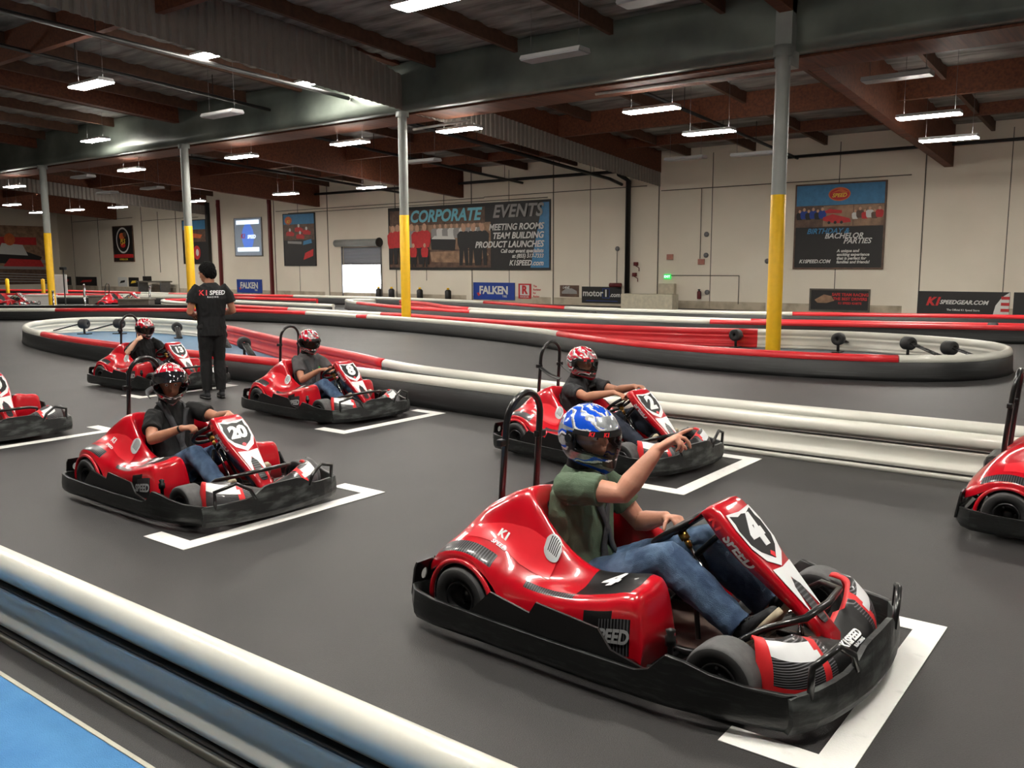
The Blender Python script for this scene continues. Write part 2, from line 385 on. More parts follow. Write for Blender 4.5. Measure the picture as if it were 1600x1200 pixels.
# wall trims (pilaster strips and seams)
for i, (x, wd, dp) in enumerate(((-38.3, .12, .05), (-34.2, .3, .12), (-29.5, .3, .12), (-24.9, .3, .12), (-20.5, .08, .04), (-15.95, .45, .14), (-11.35, .3, .12), (-6.85, .45, .14), (-59.9, .4, .14), (-56.5, .4, .14), (-51.3, .45, .14), (-47.5, .3, .1), (-44.6, .5, .14), (-2.2, .4, .14), (2.6, .4, .14))):
    dp = .035; m = MB(); m.b6(x-wd/2, x+wd/2, WY-dp, WY, 0, 5.75); m.b6(x+wd/2, x+wd/2+.03, WY-dp*.7, WY, 0, 5.75, 1)
    structure(m.build('trim_%d' % (i+1), [wallm, conc]))
for i, x in enumerate((-18.7, -13.6, -9.2, -4.3, -22.7, -36.3)):
    m = MB(); m.b6(x-.012, x+.012, WY-.01, WY, 0, 5.5); structure(m.build('trim_%d' % (i+20), conc))
m = MB(); m.b6(XL, XR, WY-.01, WY, 0, .28)
structure(m.build('baseboard_back', mat('scuffed_wall_base', (190, 178, 158), .85, rgb2=(140, 128, 108), scale=2.2, thr=(.45, .8))), 'scuffed dirty foot of the back wall', 'baseboard')
# pipes and conduits
def pipe(name, pts, r, m_, lab, cat='pipe', n=10, group=None):
    b = MB(); b.tube(pts, r, n)
    if name == 'sprinkler_pipe' and abs(pts[1][1]-pts[0][1]) > 5:
        (x0, y0, z0), (x1, y1, z1) = pts[:2]
        for i in range(5):
            f = .1+.2*i; y = y0+(y1-y0)*f; b.tube([(x0, y, z0+(z1-z0)*f), (x0, y, roof(y)-.12)], .01, 6)
    return tag(b.build(name, m_), lab, cat, group)
pipe('sprinkler_pipe', [(-38, 29.2, 5.08), (-16.2, 29.2, 5.06)], .06, steelpipe, 'long black pipe high along the back wall left of the corner curtain')
pipe('sprinkler_pipe', [(-11.2, 29.2, 5.1), (2, 29.2, 5.13)], .05, steelpipe, 'black pipe high on the back wall above the birthday poster')
pipe('sprinkler_pipe', [(-16.9, 29.3, .1), (-16.9, 29.3, 4.7), (-16.9, 28.6, 4.9)], .1, steelpipe, 'thick black riser pipe beside the white motor website sign')
pipe('sprinkler_pipe', [(-17.3, 17.6, 5.5), (-17.3, 28.6, 4.75), (-17.3, 29.5, 4.6)], .06, steelpipe, 'black pipe running back beside the pleated curtain')
pipe('sprinkler_pipe', [(-17.4, -6, 6.8), (-17.4, 15.9, 5.85)], .05, steelpipe, 'black pipe left of the pleated curtain in the front bay')
pipe('sprinkler_pipe', [(-20.6, -2, 7.0), (-20.6, 15.9, 5.9)], .045, steelpipe, 'second black pipe further left in the front bay')
pipe('sprinkler_pipe', [(-28.9, 17.6, 5.55), (-28.9, 29.5, 4.88)], .05, steelpipe, 'black pipe in the back bay over the dock door')
pipe('sprinkler_pipe', [(-22.0, 17.6, 5.65), (-22.0, 29.5, 4.93)], .05, steelpipe, 'black pipe in the back bay left of the big banner')
pipe('sprinkler_pipe', [(-6.0, 18.0, 5.5), (3, 18.0, 5.62)], .035, steelpipe, 'black branch pipe right of the near yellow column')
pipe('sprinkler_pipe', [(-10.6, 17.6, 5.75), (-10.6, 29.5, 5.08)], .045, steelpipe, 'black pipe in the back bay above the right side wall')
pipe('conduit_pipe', [(-10.6, 16.9, 5.32), (-6.2, 16.9, 5.30)], .035, whitepipe, 'white pipe leading to the near grey column')
pipe('conduit_pipe', [(-16.0, 16.8, 5.05), (-14.1, 16.8, 5.10)], .03, whitepipe, 'short white pipe right of the middle column')
for i, (x0, x1, z) in enumerate(((-38, -24, 4.38), (-37, -20.7, 4.25), (-24, -16.2, 4.45), (-15.6, -7.0, 4.28), (-51, -45, 4.3), (-59.5, -52, 4.5))):
    pipe('conduit', [(x0, WY-.05, z), (x1, WY-.05, z+.04)], .014, conc, 'thin grey conduit high on the back wall, ' + ['over the kart poster', 'lower run over the dock door', 'above the big banner', 'right of the corner', 'over the round logo poster side', 'farthest left'][i], 'conduit', 6)
for i, (x, z0, z1, t) in enumerate(((-27.4, .9, 1.4, 'below the big banner'), (-26.3, 4.2, 5.0, 'looped above the big banner'), (-17.45, .8, 2.2, 'up to the small grey wall box'), (-14.0, 1.8, 4.3, 'down to the bell right of the exit sign'), (-12.5, .2, 1.2, 'near the floor right of the extinguisher'), (-49.2, 1.2, 4.8, 'hanging left of the yellow column'))):
    pipe('conduit', [(x, WY-.04, z0), (x, WY-.04, z1)], .014, conc, 'thin vertical conduit on the back wall ' + t, 'conduit', 6)
pipe('conduit', [(-15.2, WY-.04, 1.2), (-12.5, WY-.04, 1.2), (-12.5, WY-.04, .9)], .012, conc, 'thin conduit from the green exit sign to the right', 'conduit', 6)
for x, t in ((-38.5, 'between the screen and the kart poster'), (-43.0, 'left of the hanging screen')):
    m = MB(); m.b6(-.07, .07, -.16, 0, 0, 5.2); m.lathe([(.1, 4.8), (.1, 5.0)], (0, -.1, 0)); o = m.build('wall_post', redsteel); o.location = (x, WY, 0); tag(o, 'dark red steel post on the back wall ' + t, 'post')
m = MB(); m.b6(-.09, .09, -.2, 0, 0, 5.1); o = m.build('wall_post', steelpipe); o.location = (-44.0, WY, 0); tag(o, 'black steel post on the back wall beside the dark poster', 'post')

# ------------------------------------------------------------------ dock door
t = empty('door_1', (DX0, WY, 0)); W_ = DX1-DX0; structure(t, 'half open roll-up dock door with bright daylight under it', 'door')
slat = wave_mat('roller_slats', (84, 88, 96), (170, 176, 186), 5.5, 'Z', .45, .5, .3, .7)
m = MB(); m.b6(0, W_, .05, .1, 1.68, 2.5); m.build('roller_shutter', slat, t)
m = MB(); m.b6(0, W_, .03, .12, 1.62, 1.70); m.build('bottom_bar', greyplate, t)
m = MB(); m.tube([(-.25, -.22, 2.66), (W_+.1, -.22, 2.66)], .17, 20); m.build('roller_drum', galv, t)
m = MB(); m.tube([(W_+.1, -.22, 2.66), (W_+.16, -.22, 2.66)], .22, 16); m.build('chain_wheel', steelpipe, t)
for s in (-.06, W_): m = MB(); m.b6(s, s+.06, -.06, 0, 0, 2.5); m.build('guide_rail', greyplate, t)

# ------------------------------------------------------------------ signs
def sgn(name, lab, cat, x0, x1, z0, z1, base, bord=None, group=None, depth=.05, wy=WY):
    t = empty(name, ((x0+x1)/2, wy, z0)); tag(t, lab, cat, group); hw = (x1-x0)/2; h = z1-z0
    m = MB(); m.b6(-hw, hw, -depth, -.002, 0, h); m.build('panel', base, t)
    if bord:
        m = MB(); b = .05
        m.b6(-hw-b, hw+b, -depth-.015, -.002, -b, 0); m.b6(-hw-b, hw+b, -depth-.015, -.002, h, h+b); m.b6(-hw-b, -hw, -depth-.015, -.002, 0, h); m.b6(hw, hw+b, -depth-.015, -.002, 0, h)
        m.build('frame', bord, t)
    return t, hw, h
class PR(MB):            # flat printed shapes on a sign: layer after layer
    def __init__(s, d): super().__init__(); s.d = d
    def poly(s, pts, mi=0): s.prism([(x, z) for x, z in pts], .002, mi, frame((0, -s.d, 0), (1, 0, 0), (0, 0, 1))); s.d += .0006
    def rect(s, x0, x1, z0, z1, mi=0): s.poly([(x0, z0), (x1, z0), (x1, z1), (x0, z1)], mi)
    def disc(s, x, z, rx, rz, mi=0, n=20, a0=0, a1=360): s.poly([(x+rx*math.cos(math.radians(a0+(a1-a0)*i/n)), z+rz*math.sin(math.radians(a0+(a1-a0)*i/n))) for i in range(n if a1-a0 == 360 else n+1)], mi)
    def person(s, x, z, h, body, face, legs=None):
        w_ = h*.2
        if legs is not None: s.poly([(x-w_*.7, z), (x-w_*.2, z), (x, z+h*.4), (x+w_*.25, z), (x+w_*.75, z), (x+w_*.7, z+h*.5), (x-w_*.7, z+h*.5)], legs)
        s.poly([(x-w_*.75, z+h*.42), (x+w_*.75, z+h*.42), (x+w_, z+h*.55), (x+w_*1.05, z+h*.76), (x+w_*.6, z+h*.84), (x-w_*.6, z+h*.84), (x-w_*1.05, z+h*.76), (x-w_, z+h*.55)], body)
        s.disc(x, z+h*.92, h*.075, h*.095, face, 12)
def letters(t, rows, m_, d=.06, name='lettering'):
    for s, x, z, size, k in rows:
        mb = MB(); put_text(mb, s, size, frame((x, -d-t.get('lift', 0), z), (1, 0, 0), (0, 0, 1)), **k)
        mb.build(name, m_, t, fixn=False)
P_sky = mat('printed_blue', (60, 128, 176), .5); P_cyan = mat('printed_cyan', (120, 196, 214), .5, var=.03); P_navy = mat('printed_navy', (20, 60, 150), .5, var=.05)
P_blk = mat('printed_black', (26, 25, 26), .5); P_gry = mat('printed_grey', (150, 148, 146), .5, var=.05); P_wht = mat('printed_white', (214, 214, 210), .5, var=.03)
P_red = mat('printed_red', (196, 40, 44), .5); P_tan = mat('printed_tan', (176, 140, 110), .5, rgb2=(120, 92, 72), scale=4); P_brn = mat('printed_brown', (74, 52, 44), .5, rgb2=(110, 84, 66), scale=5)
P_skn = mat('printed_skin', (200, 156, 128), .5); P_yel = mat('printed_yellow', (232, 196, 60), .5, var=.04); P_org = mat('printed_orange', (214, 106, 52), .5)
PM = [P_sky, P_cyan, P_navy, P_blk, P_gry, P_wht, P_red, P_tan, P_brn, P_skn, P_yel, P_org]
SKY, CYA, NAV, BLK, GRY, WHT, RED, TAN, BRN, SKN, YEL, ORG = range(12)
# corporate events banner
t, hw, h = sgn('wall_banner', 'large dark banner reading corporate events on the back wall', 'banner', -29.7, -20.6, 1.43, 4.16, P_blk, P_blk)
p = PR(.056); 
p.rect(-hw, 1.5, .06, h-.75, TAN); p.rect(-hw, 1.5, .06, .85, BRN); p.rect(-hw+.05, 1.2, h-.78, h-.1, BRN)
p.poly([(hw-.95, 0.05), (hw-.02, .05), (hw-.02, h-.05), (hw-.35, h-.05)], SKY)
p.poly([(-1.9, .3), (.6, .25), (1.4, .6), (1.2, .8), (-2, .75)], TAN)
for i in range(9): p.person(-1.7+.33*i, .9, 1.05, WHT if i % 2 else GRY, SKN)
p.poly([(-1.9, .85), (-.5, .8), (-.45, 1.3), (-1.2, 1.42), (-1.95, 1.35)], BLK)
p.poly([(-1.9, 1.32), (-.45, 1.28), (-.7, 1.42), (-1.7, 1.46)], WHT)
for x in (-.0, .55, 1.05): p.person(x, .15, 1.75, BLK, SKN, BLK)
for i, x in enumerate((-4.3, -4.0, -3.55, -3.1, -2.75, -2.3)): p.person(x, .2, 1.75+.05*(i % 2), RED if i != 3 else GRY, SKN, BLK)
for x in (-3.0, -2.3): p.person(x, .08, 1.05, RED, SKN, BLK)
p.build('printed_picture', PM, t); t['lift'] = .02
k_ = dict(bold=.03, shear=.25, align='RIGHT')
letters(t, [('CORPORATE', .95, h-.42, .72, dict(bold=.035, shear=.25, align='RIGHT', spacing=.98))], P_cyan, .07)
letters(t, [('EVENTS', hw-.35, h-.36, .72, dict(bold=.03, shear=.25, align='RIGHT', spacing=1.05))], P_gry, .07)
letters(t, [('MEETING ROOMS', hw-.28, h-1.0, .36, k_), ('TEAM BUILDING', hw-.28, h-1.36, .36, k_), ('PRODUCT LAUNCHES', hw-.28, h-1.72, .36, k_), ('Call our event specialists', hw-.28, .74, .22, k_), ('at (855) 517-7333', hw-.28, .53, .22, k_), ('K1SPEED.com', hw-.28, .24, .3, k_)], P_wht, .07)
def oval_logo(p, t, x, z, s, text='SPEED'):
    p.disc(x, z, s, s*.62, ORG, 28); p.disc(x, z-.02*s, s*.9, s*.5, RED, 28)
    p.poly([(x-.75*s, z+.1*s), (x+.1*s, z+.5*s), (x+.8*s, z+.15*s), (x+.5*s, z+.05*s), (x-.1*s, z+.25*s)], ORG)
    letters(t, [(text, x, z-.12*s, s*.48, dict(bold=.03, shear=.3))], P_yel, p.d+.02)
# birthday poster
t, hw, h = sgn('wall_poster', 'tall poster reading birthday and bachelor parties right of the near column', 'poster', -10.55, -7.75, 1.48, 4.16, P_blk, P_brn)
p = PR(.056); p.rect(-hw, hw, h-.66, h, SKY); p.rect(-hw, hw, h-1.36, h-.66, BRN)
p.rect(-hw+.9, hw-.95, h-1.34, h-.68, TAN); p.rect(hw-.93, hw, h-1.34, h-.68, TAN)
for i in range(6): p.person(-1.28+.15*i, h-1.34, .55+.06*(i % 2), NAV if i % 2 else BLK, SKN)
for i in range(6): p.person(.52+.15*i, h-1.34, .5+.08*(i % 2), (WHT, BRN, RED)[i % 3], SKN)
p.poly([(-.5, h-1.05), (-.2, h-.95), (.35, h-1.1), (.4, h-1.22), (-.1, h-1.25), (-.5, h-1.15)], RED); p.poly([(-.45, h-.85), (-.3, h-.78), (.1, h-.84), (.1, h-.93), (-.4, h-.92)], RED)
for i in range(3): p.disc(-.3+.2*i, h-1.22, .05, .05, BLK, 10)
oval_logo(p, t, 0, h-.32, .35); p.build('printed_picture', PM, t); t['lift'] = .02
letters(t, [('BIRTHDAY &', .35, h-1.50, .24, dict(bold=.02, shear=.3, align='RIGHT'))], P_sky, .07)
letters(t, [('BACHELOR', .8, h-1.66, .24, dict(bold=.02, shear=.3, align='RIGHT')), ('PARTIES', 1.05, h-1.83, .24, dict(bold=.02, shear=.3, align='RIGHT')), ('K1SPEED.COM', -.72, .2, .16, dict(bold=.03, shear=.3)),
            ('A unique and', 0, .54, .13, dict(bold=.03, shear=.2, align='LEFT')), ('exciting experience', 0, .42, .13, dict(bold=.03, shear=.2, align='LEFT')), ('that is perfect for', 0, .3, .13, dict(bold=.03, shear=.2, align='LEFT')), ('families and friends!', 0, .18, .13, dict(bold=.03, shear=.2, align='LEFT'))], P_wht, .07)
# kart poster, round logo poster, dark poster
t, hw, h = sgn('wall_poster', 'dark poster with racing karts under a blue sky, left of the dock door', 'poster', -37.4, -35.0, 1.62, 4.18, P_blk, P_blk)
p = PR(.056); p.rect(-hw, hw, h-.5, h, SKY); p.rect(-hw, hw, h-1.3, h-.5, BRN)
for x, z in ((-.7, h-.95), (0, h-.75), (.6, h-.9), (.1, h-1.1)): p.poly([(x-.3, z-.12), (x+.3, z-.15), (x+.35, z), (x, z+.14), (x-.3, z+.05)], RED); p.disc(x, z+.17, .08, .09, WHT, 12)
p.poly([(-.9, 1.1), (.2, 1.05), (.2, 1.18), (-.9, 1.22)], GRY); p.poly([(.3, 1.0), (1.0, 1.1), (.95, 1.3), (.35, 1.2)], SKY); p.poly([(.3, .25), (1.05, .45), (1.1, .8), (.45, .6)], RED)
p.disc(-.8, h-.3, .28, .2, ORG, 20); p.build('printed_picture', PM, t)
letters(t, [('START TIME', -.45, .66, .17, dict(bold=.02)), ('APPLEGATE', -.5, .48, .13, dict(bold=.02))][:0] + [('K1', -.8, h-.36, .2, dict(bold=.03, shear=.3)), ('SEE YOU', -.55, .72, .17, dict(bold=.02)), ('UPSTAIRS', -.55, .5, .17, dict(bold=.02))][:1], P_yel, .075)
t, hw, h = sgn('wall_poster', 'black poster with a white oval ring and red emblem, far left wall bay', 'poster', -54.4, -52.1, 1.9, 4.03, P_blk, P_brn)
p = PR(.056); p.disc(0, h-.85, .78, .8, WHT, 32); p.disc(0, h-.85, .68, .7, BLK, 32); p.disc(-.1, h-.6, .3, .22, ORG, 16); p.disc(.25, h-.5, .22, .18, BRN, 16); p.disc(0, h-1.15, .3, .15, RED, 16); p.rect(-hw, hw, .2, .42, RED); p.build('printed_emblem', PM, t)
letters(t, [('PJ.S', 0, h-.92, .4, dict(bold=.03, shear=.2))], P_yel, .075); letters(t, [('K1SPEED.COM', 0, .1, .15, dict(bold=.02))], P_yel, .07)
t, hw, h = sgn('wall_poster', 'narrow dark poster half hidden behind a yellow column', 'poster', -46.6, -44.35, 1.74, 4.15, P_blk, P_blk)
p = PR(.056); p.rect(-hw, hw, h-.5, h, SKY); p.rect(-hw, hw, h-1.2, h-.5, BRN); p.disc(.2, .6, .35, .4, RED, 20); p.disc(.25, .6, .15, .2, WHT, 14); p.poly([(-.8, 1.5), (.6, 1.4), (.8, 1.6), (-.5, 1.75)], ORG); p.build('printed_picture', PM, t)
# hanging screen
t, hw, h = sgn('projection_screen', 'hanging white screen lit with a blue glow and a logo', 'screen', -41.6, -39.3, 2.15, 4.1, mat('screen_lit', (150, 164, 180), .6, emit=.05, var=.03), greyplate)
p = PR(.056); glow = mat('screen_blue_glow', (90, 130, 225), .6, emit=.16, var=.02); bar = mat('screen_white_bar', (220, 238, 255), .5, emit=.35, var=0)
m = MB(); 
m2_ = PR(.056); m2_.disc(0, h*.5, .52, .72, 0, 28); m2_.build('blue_glow', glow, t)
m2_ = PR(.058); m2_.rect(-hw+.15, hw-.15, h-.3, h-.08, 0); m2_.build('white_bar', bar, t); m2_ = PR(.058); m2_.rect(-hw+.2, hw-.2, .2, .42, 0); m2_.build('white_bar', bar, t)
letters(t, [('K1', -.42, h*.52, .34, dict(bold=.03, shear=.2))], redbright, .064); letters(t, [('SPEED', .32, h*.5, .26, dict(bold=.03, shear=.2))], bar, .064)
# low signs
for x0, x1, lab in ((-24.6, -22.45, 'blue tyre maker sign low on the wall under the big banner'), (-41.6, -39.5, 'blue tyre maker sign low on the wall under the hanging screen')):
    t, hw, h = sgn('tyre_sign', lab, 'sign', x0, x1, .17, .8, P_navy, P_navy, depth=.03)
    letters(t, [('FALKEN', 0, .34, .46, dict(bold=.035, spacing=.95)), ('TIRE', .6, .1, .13, dict(bold=.01))], P_wht, .045)
    p = PR(.034); p.poly([(-.93, .22), (-.76, .27), (-.70, .16), (-.84, .09)], 0); p.build('printed_mark', P_red, t)
t, hw, h = sgn('small_sign', 'square red and white letter sign right of the blue tyre sign', 'sign', -22.2, -21.55, .2, .82, P_red, None, depth=.03)
p = PR(.034); p.rect(-.24, .24, .14, .56, 0); p.build('white_field', P_wht, t); letters(t, [('R', 0, .35, .46, dict(bold=.05))], P_red, .045); letters(t, [('RACECAR', 0, .07, .1, dict(bold=.02))], P_wht, .045)
letters(t, [('The', .42, .52, .12, dict(align='LEFT')), ('Register', .42, .38, .12, dict(align='LEFT')), ('for', .42, .24, .12, dict(align='LEFT')), ('Racing', .42, .1, .12, dict(align='LEFT'))], P_red, .01)
t, hw, h = sgn('small_sign', 'small brown picture sign of a car left of the black website sign', 'sign', -20.1, -19.2, .32, .78, P_brn, None, depth=.03)
p = PR(.034); p.poly([(-.35, .12), (.38, .12), (.36, .24), (.12, .34), (-.15, .33), (-.36, .2)], GRY); p.build('printed_car', PM, t); letters(t, [('LANE', -.15, .37, .13, dict(bold=.03, shear=.3))], P_wht, .045)
t, hw, h = sgn('website_sign', 'black sign with white lowercase website name', 'sign', -19.05, -17.25, .1, .74, P_blk, None, depth=.03)
letters(t, [('motor', -.38, .38, .36, dict(bold=.02)), ('1', .22, .38, .38, dict(bold=.03)), ('.com', .63, .33, .24, dict(bold=.02)), ('PRODUCED BY K1 SPEED', 0, .1, .08, dict(bold=.02))][:3], P_wht, .04)
p = PR(.034)
for a in ((.06, .38, .56, .58), (.06, .38, .2, .22), (.06, .08, .2, .58), (.36, .38, .2, .58)): p.rect(*a, 0)
p.rect(-.7, .75, .08, .1, 0); p.build('blue_square', P_navy, t)
t, hw, h = sgn('small_sign', 'small dark framed sign under the birthday poster', 'sign', -9.95, -8.1, .1, .74, P_blk, conc, depth=.03)
p = PR(.034); p.poly([(-.8, .32), (-.5, .5), (-.25, .45), (-.15, .3), (-.4, .22), (-.7, .22)], TAN); p.build('printed_emblem', PM, t)
letters(t, [('SAFE TEAM RACING', .35, .5, .13, dict(bold=.03)), ('THE BEST DRIVERS', .35, .36, .13, dict(bold=.03)), ('K1 SPEED KARTS', .35, .22, .1, dict(bold=.03))], P_red, .045)
for x0, x1, lab in ((-6.75, -4.1, 'long black sign with a red logo at the far right of the back wall'), (-4.0, -1.35, 'black sign with red logo cut by the right picture edge')):
    t, hw, h = sgn('long_sign', lab, 'sign', x0, x1, .06, .76, P_blk, None, depth=.03)
    letters(t, [('K1', -.75, .38, .34, dict(bold=.05, shear=.3))], P_red, .045); letters(t, [('SPEEDGEAR.COM', .1, .37, .17, dict(bold=.03, shear=.3)), ('The Official K1 Speed Store', .1, .14, .08, dict(bold=.02))], P_wht, .045)
    p = PR(.034); p.poly([(hw-.42, 0), (hw-.36, .3), (hw-.2, .55), (hw, .7), (hw, 0)], WHT)
    for z in (.12, .3, .48): p.rect(hw-.22, hw, z, z+.09, RED)
    p.build('printed_flag', PM, t)
for x0, x1, lab, cc in ((-62.0+.4, -60.3, 'small dark sign farthest left on the back wall', RED), (-59.6, -56.9, 'double dark sign left of the wall pilaster', RED), (-54.2, -53.1, 'small white and dark sign under the oval ring poster', BLK), (-52.9, -51.75, 'small black sign with a yellow mark', YEL)):
    t, hw, h = sgn('small_sign', lab, 'sign', x0, x1, .3, .88, P_wht if cc == BLK else P_blk, None, depth=.03)
    p = PR(.034); p.poly([(-hw*.6, .2), (hw*.5, .26), (hw*.6, .4), (-hw*.3, .36)], cc); p.build('printed_mark', PM, t)
# racing mural on the left wall
t = empty('wall_mural', (XL, 24.0, 1.0)); t.rotation_euler = (0, 0, PI/2); tag(t, 'huge printed mural of a red and white race car on the far left wall', 'mural')
m = MB(); m.b6(-5, 4.7, -.04, -.002, -.6, 3.25); m.build('panel', P_tan, t)
p = PR(.042); p.rect(-5, 4.7, -.6, .6, BRN); p.poly([(-5, .6), (4.7, .35), (4.7, 1.0), (-5, 1.3)], GRY); p.rect(1.5, 4.7, .62, .8, TAN)
p.poly([(-1, .9), (4.0, .7), (4.3, 1.2), (3.2, 1.6), (1.5, 1.7), (0, 1.5)], BLK); p.rect(.6, 4.0, 2.0, 2.5, RED); p.rect(1.2, 1.4, 1.3, 2.1, GRY); p.poly([(1.5, 1.4), (3.4, 1.3), (3.1, 2.0), (1.8, 2.1)], WHT)
p.poly([(-.5, 1.0), (1.4, .8), (1.6, 1.9), (.2, 2.0)], RED); p.poly([(-.3, 1.2), (1.2, 1.1), (1.2, 1.5), (0, 1.6)], WHT); p.disc(2.3, 2.35, .35, .4, ORG, 16); p.poly([(1.8, .6), (4.4, .55), (4.2, 1.0), (2.2, 1.1)], RED)
for i in range(4): p.poly([(-5, -.2+.2*i), (4.7, -.5+.16*i), (4.7, -.44+.16*i), (-5, -.12+.2*i)], GRY)
p.build('printed_picture', PM, t)

# ------------------------------------------------------------------ wall fittings
t = empty('exit_sign', (-15.28, WY, 1.06)); tag(t, 'small glowing green exit sign on the back wall', 'sign')
m = MB(); m.box((0, -.04, .09), (.27, .08, .19), bev=.01); m.build('housing', mat('exit_green', (40, 170, 70), .5, emit=.45, var=0), t); letters(t, [('EXIT', 0, .09, .12, dict(bold=.03))], bar, .083)
t = empty('fire_extinguisher', (-13.96, WY-.12, .36)); tag(t, 'red fire extinguisher hung on the back wall', 'extinguisher')
m = MB(); m.lathe([(0, 0), (.07, .0), (.075, .03), (.075, .24), (.05, .29), (.02, .3)]); m.build('cylinder', redsteel, t); m = MB(); m.box((0, -.02, .33), (.04, .12, .04)); m.tube([(0, -.05, .32), (.09, -.06, .25), (.08, -.05, .1)], .012); m.build('handle', steelpipe, t)
for x, z, lab in ((-15.2, 1.8, 'pinkish alarm box above the exit sign'), (-13.95, 1.62, 'pinkish alarm box left of the hanging cord')):
    m = MB(); m.box((0, -.04, .07), (.24, .08, .2), bev=.01); m.box((0, -.09, .07), (.12, .02, .08)); o = m.build('alarm_box', mat('alarm_pink', (176, 120, 106), .6)); o.location = (x, WY, z); tag(o, lab, 'box')
for x, z, lab in ((-17.45, 2.2, 'small dark wall box above the black website sign'), (-11.5, 1.7, 'small dark wall box left of the near column'), (-13.78, 1.92, 'round dark bell beside the pink alarm box'), (-13.78, 2.66, 'round dark bell high on the wall'), (-13.7, .6, 'round hose reel beside the extinguisher')):
    m = MB(); m.lathe([(0, -.07), (.07, -.07), (.09, -.04), (.09, 0)], axis='Y', n=18); o = m.build('wall_bell', greyplate); o.location = (x, WY, z); tag(o, lab, 'bell')
for x, z in ((-16.6, 1.55), (-16.65, 1.15)):
    m = MB(); m.box((0, -.08, .07), (.14, .16, .14), bev=.02); m.tube([(0, -.1, 0), (.15, -.1, -.08), (.15, -.1, -.2)], .015); o = m.build('valve_box', redsteel); o.location = (x, WY, z); tag(o, 'red valve box on the black riser pipe, %s one' % ('upper' if z > 1.3 else 'lower'), 'valve')
m = MB(); m.tube([(-17.6, 29.2, .82), (-17.1, 29.2, .82)], .08); m.tube([(-16.9, 29.3, .25), (-16.9, 29.1, .12), (-16.9, 29.1, .0)], .13); tag(m.build('pipe_flange', redsteel), 'red pipe fitting at the foot of the black riser', 'pipe fitting')
m = MB(); m.box((0, -.1, .2), (.64, .2, .4), bev=.02); m.b6(-.3, .3, -.215, -.2, .02, .38); o = m.build('electrical_box', mat('cream_enamel', (196, 186, 164), .6)); o.location = (-15.25, WY, .5); tag(o, 'cream electrical box under the exit sign', 'box')
m = MB(); m.box((0, 0, .27), (2.1, .5, .54), bev=.03); o = m.build('storage_box', mat('cream_box', (206, 198, 176), .7)); o.location = (-15.45, 28.4, 0); tag(o, 'large cream box standing behind the outer barrier', 'box')
for x, lab in ((-30.15, 'just right of the dock door'), (-29.3, 'left of the middle column'), (-27.5, 'right of the middle column'), (-25.8, 'left of the blue tyre sign')):
    t = empty('gas_bottle', (x, 29.1, .1)); tag(t, 'black bottle standing by the wall ' + lab, 'bottle', 'black bottles along the wall')
    m = MB(); m.lathe([(0, 0), (.13, 0), (.14, .03), (.14, .36), (.08, .42), (.05, .42)], n=16); m.build('bottle_body', steelpipe, t); m = MB(); m.lathe([(.05, .42), (.06, .44), (.06, .5), (0, .5)], n=12); m.build('cap', yellow, t)
    m = MB(); m.b6(-.2, .2, -.2, .2, -.1, 0); m.build('plinth', conc, t)
t = empty('work_bench', (-48.9, 28.8, 0)); tag(t, 'grey bench standing by the far left wall', 'bench')
m = MB(); m.b6(-1.4, 1.4, -.35, .35, .62, .7); m.build('bench_top', conc, t)
for s in (-1.2, 1.2): m = MB(); m.b6(s-.06, s+.06, -.3, .3, 0, .62); m.build('leg', greyplate, t)
m = MB(); m.box((0, 0, .14), (.5, .3, .28), bev=.02); o = m.build('storage_box', steelpipe); o.location = (-49.6, 28.8, .7); tag(o, 'dark box on the grey bench far left', 'box')

# ------------------------------------------------------------------ fluorescent fixtures
def light(x, y, z, on, lab, rz=0):
    t = empty('ceiling_light', (x, y, z), rz); tag(t, lab, 'ceiling light', 'lit fluorescent fixtures' if on else 'unlit fluorescent fixtures')
    m = MB(); L_, w_ = .62, .19
    m.grid([[(-L_, -w_, 0), (L_, -w_, 0)], [(-L_, -w_*.8, .07), (L_, -w_*.8, .07)], [(-L_, w_*.8, .07), (L_, w_*.8, .07)], [(-L_, w_, 0), (L_, w_, 0)]], smooth=False)
    for s in (-L_, L_): m.add([(s, -w_, 0), (s, -w_*.8, .07), (s, w_*.8, .07), (s, w_, 0)], [(0, 1, 2, 3)], 0, False)
    m.build('housing', housing, t)
    m = MB(); m.b6(-L_+.01, L_-.01, -w_+.015, w_-.015, -.022, .012); m.b6(-L_+.1, L_-.1, -.0055, .0055, .0705, .076)  # thin strip on the housing top is an added uplight for the ceiling
    m.build('tubes_and_uplight', lampm if on else unlit, t)
    m = MB()
    for s in (-.5, .5): m.tube([(s, 0, .07), (s, 0, roof(y)-z-.05)], .004, 5)
    m.build('hanger', greyplate, t)
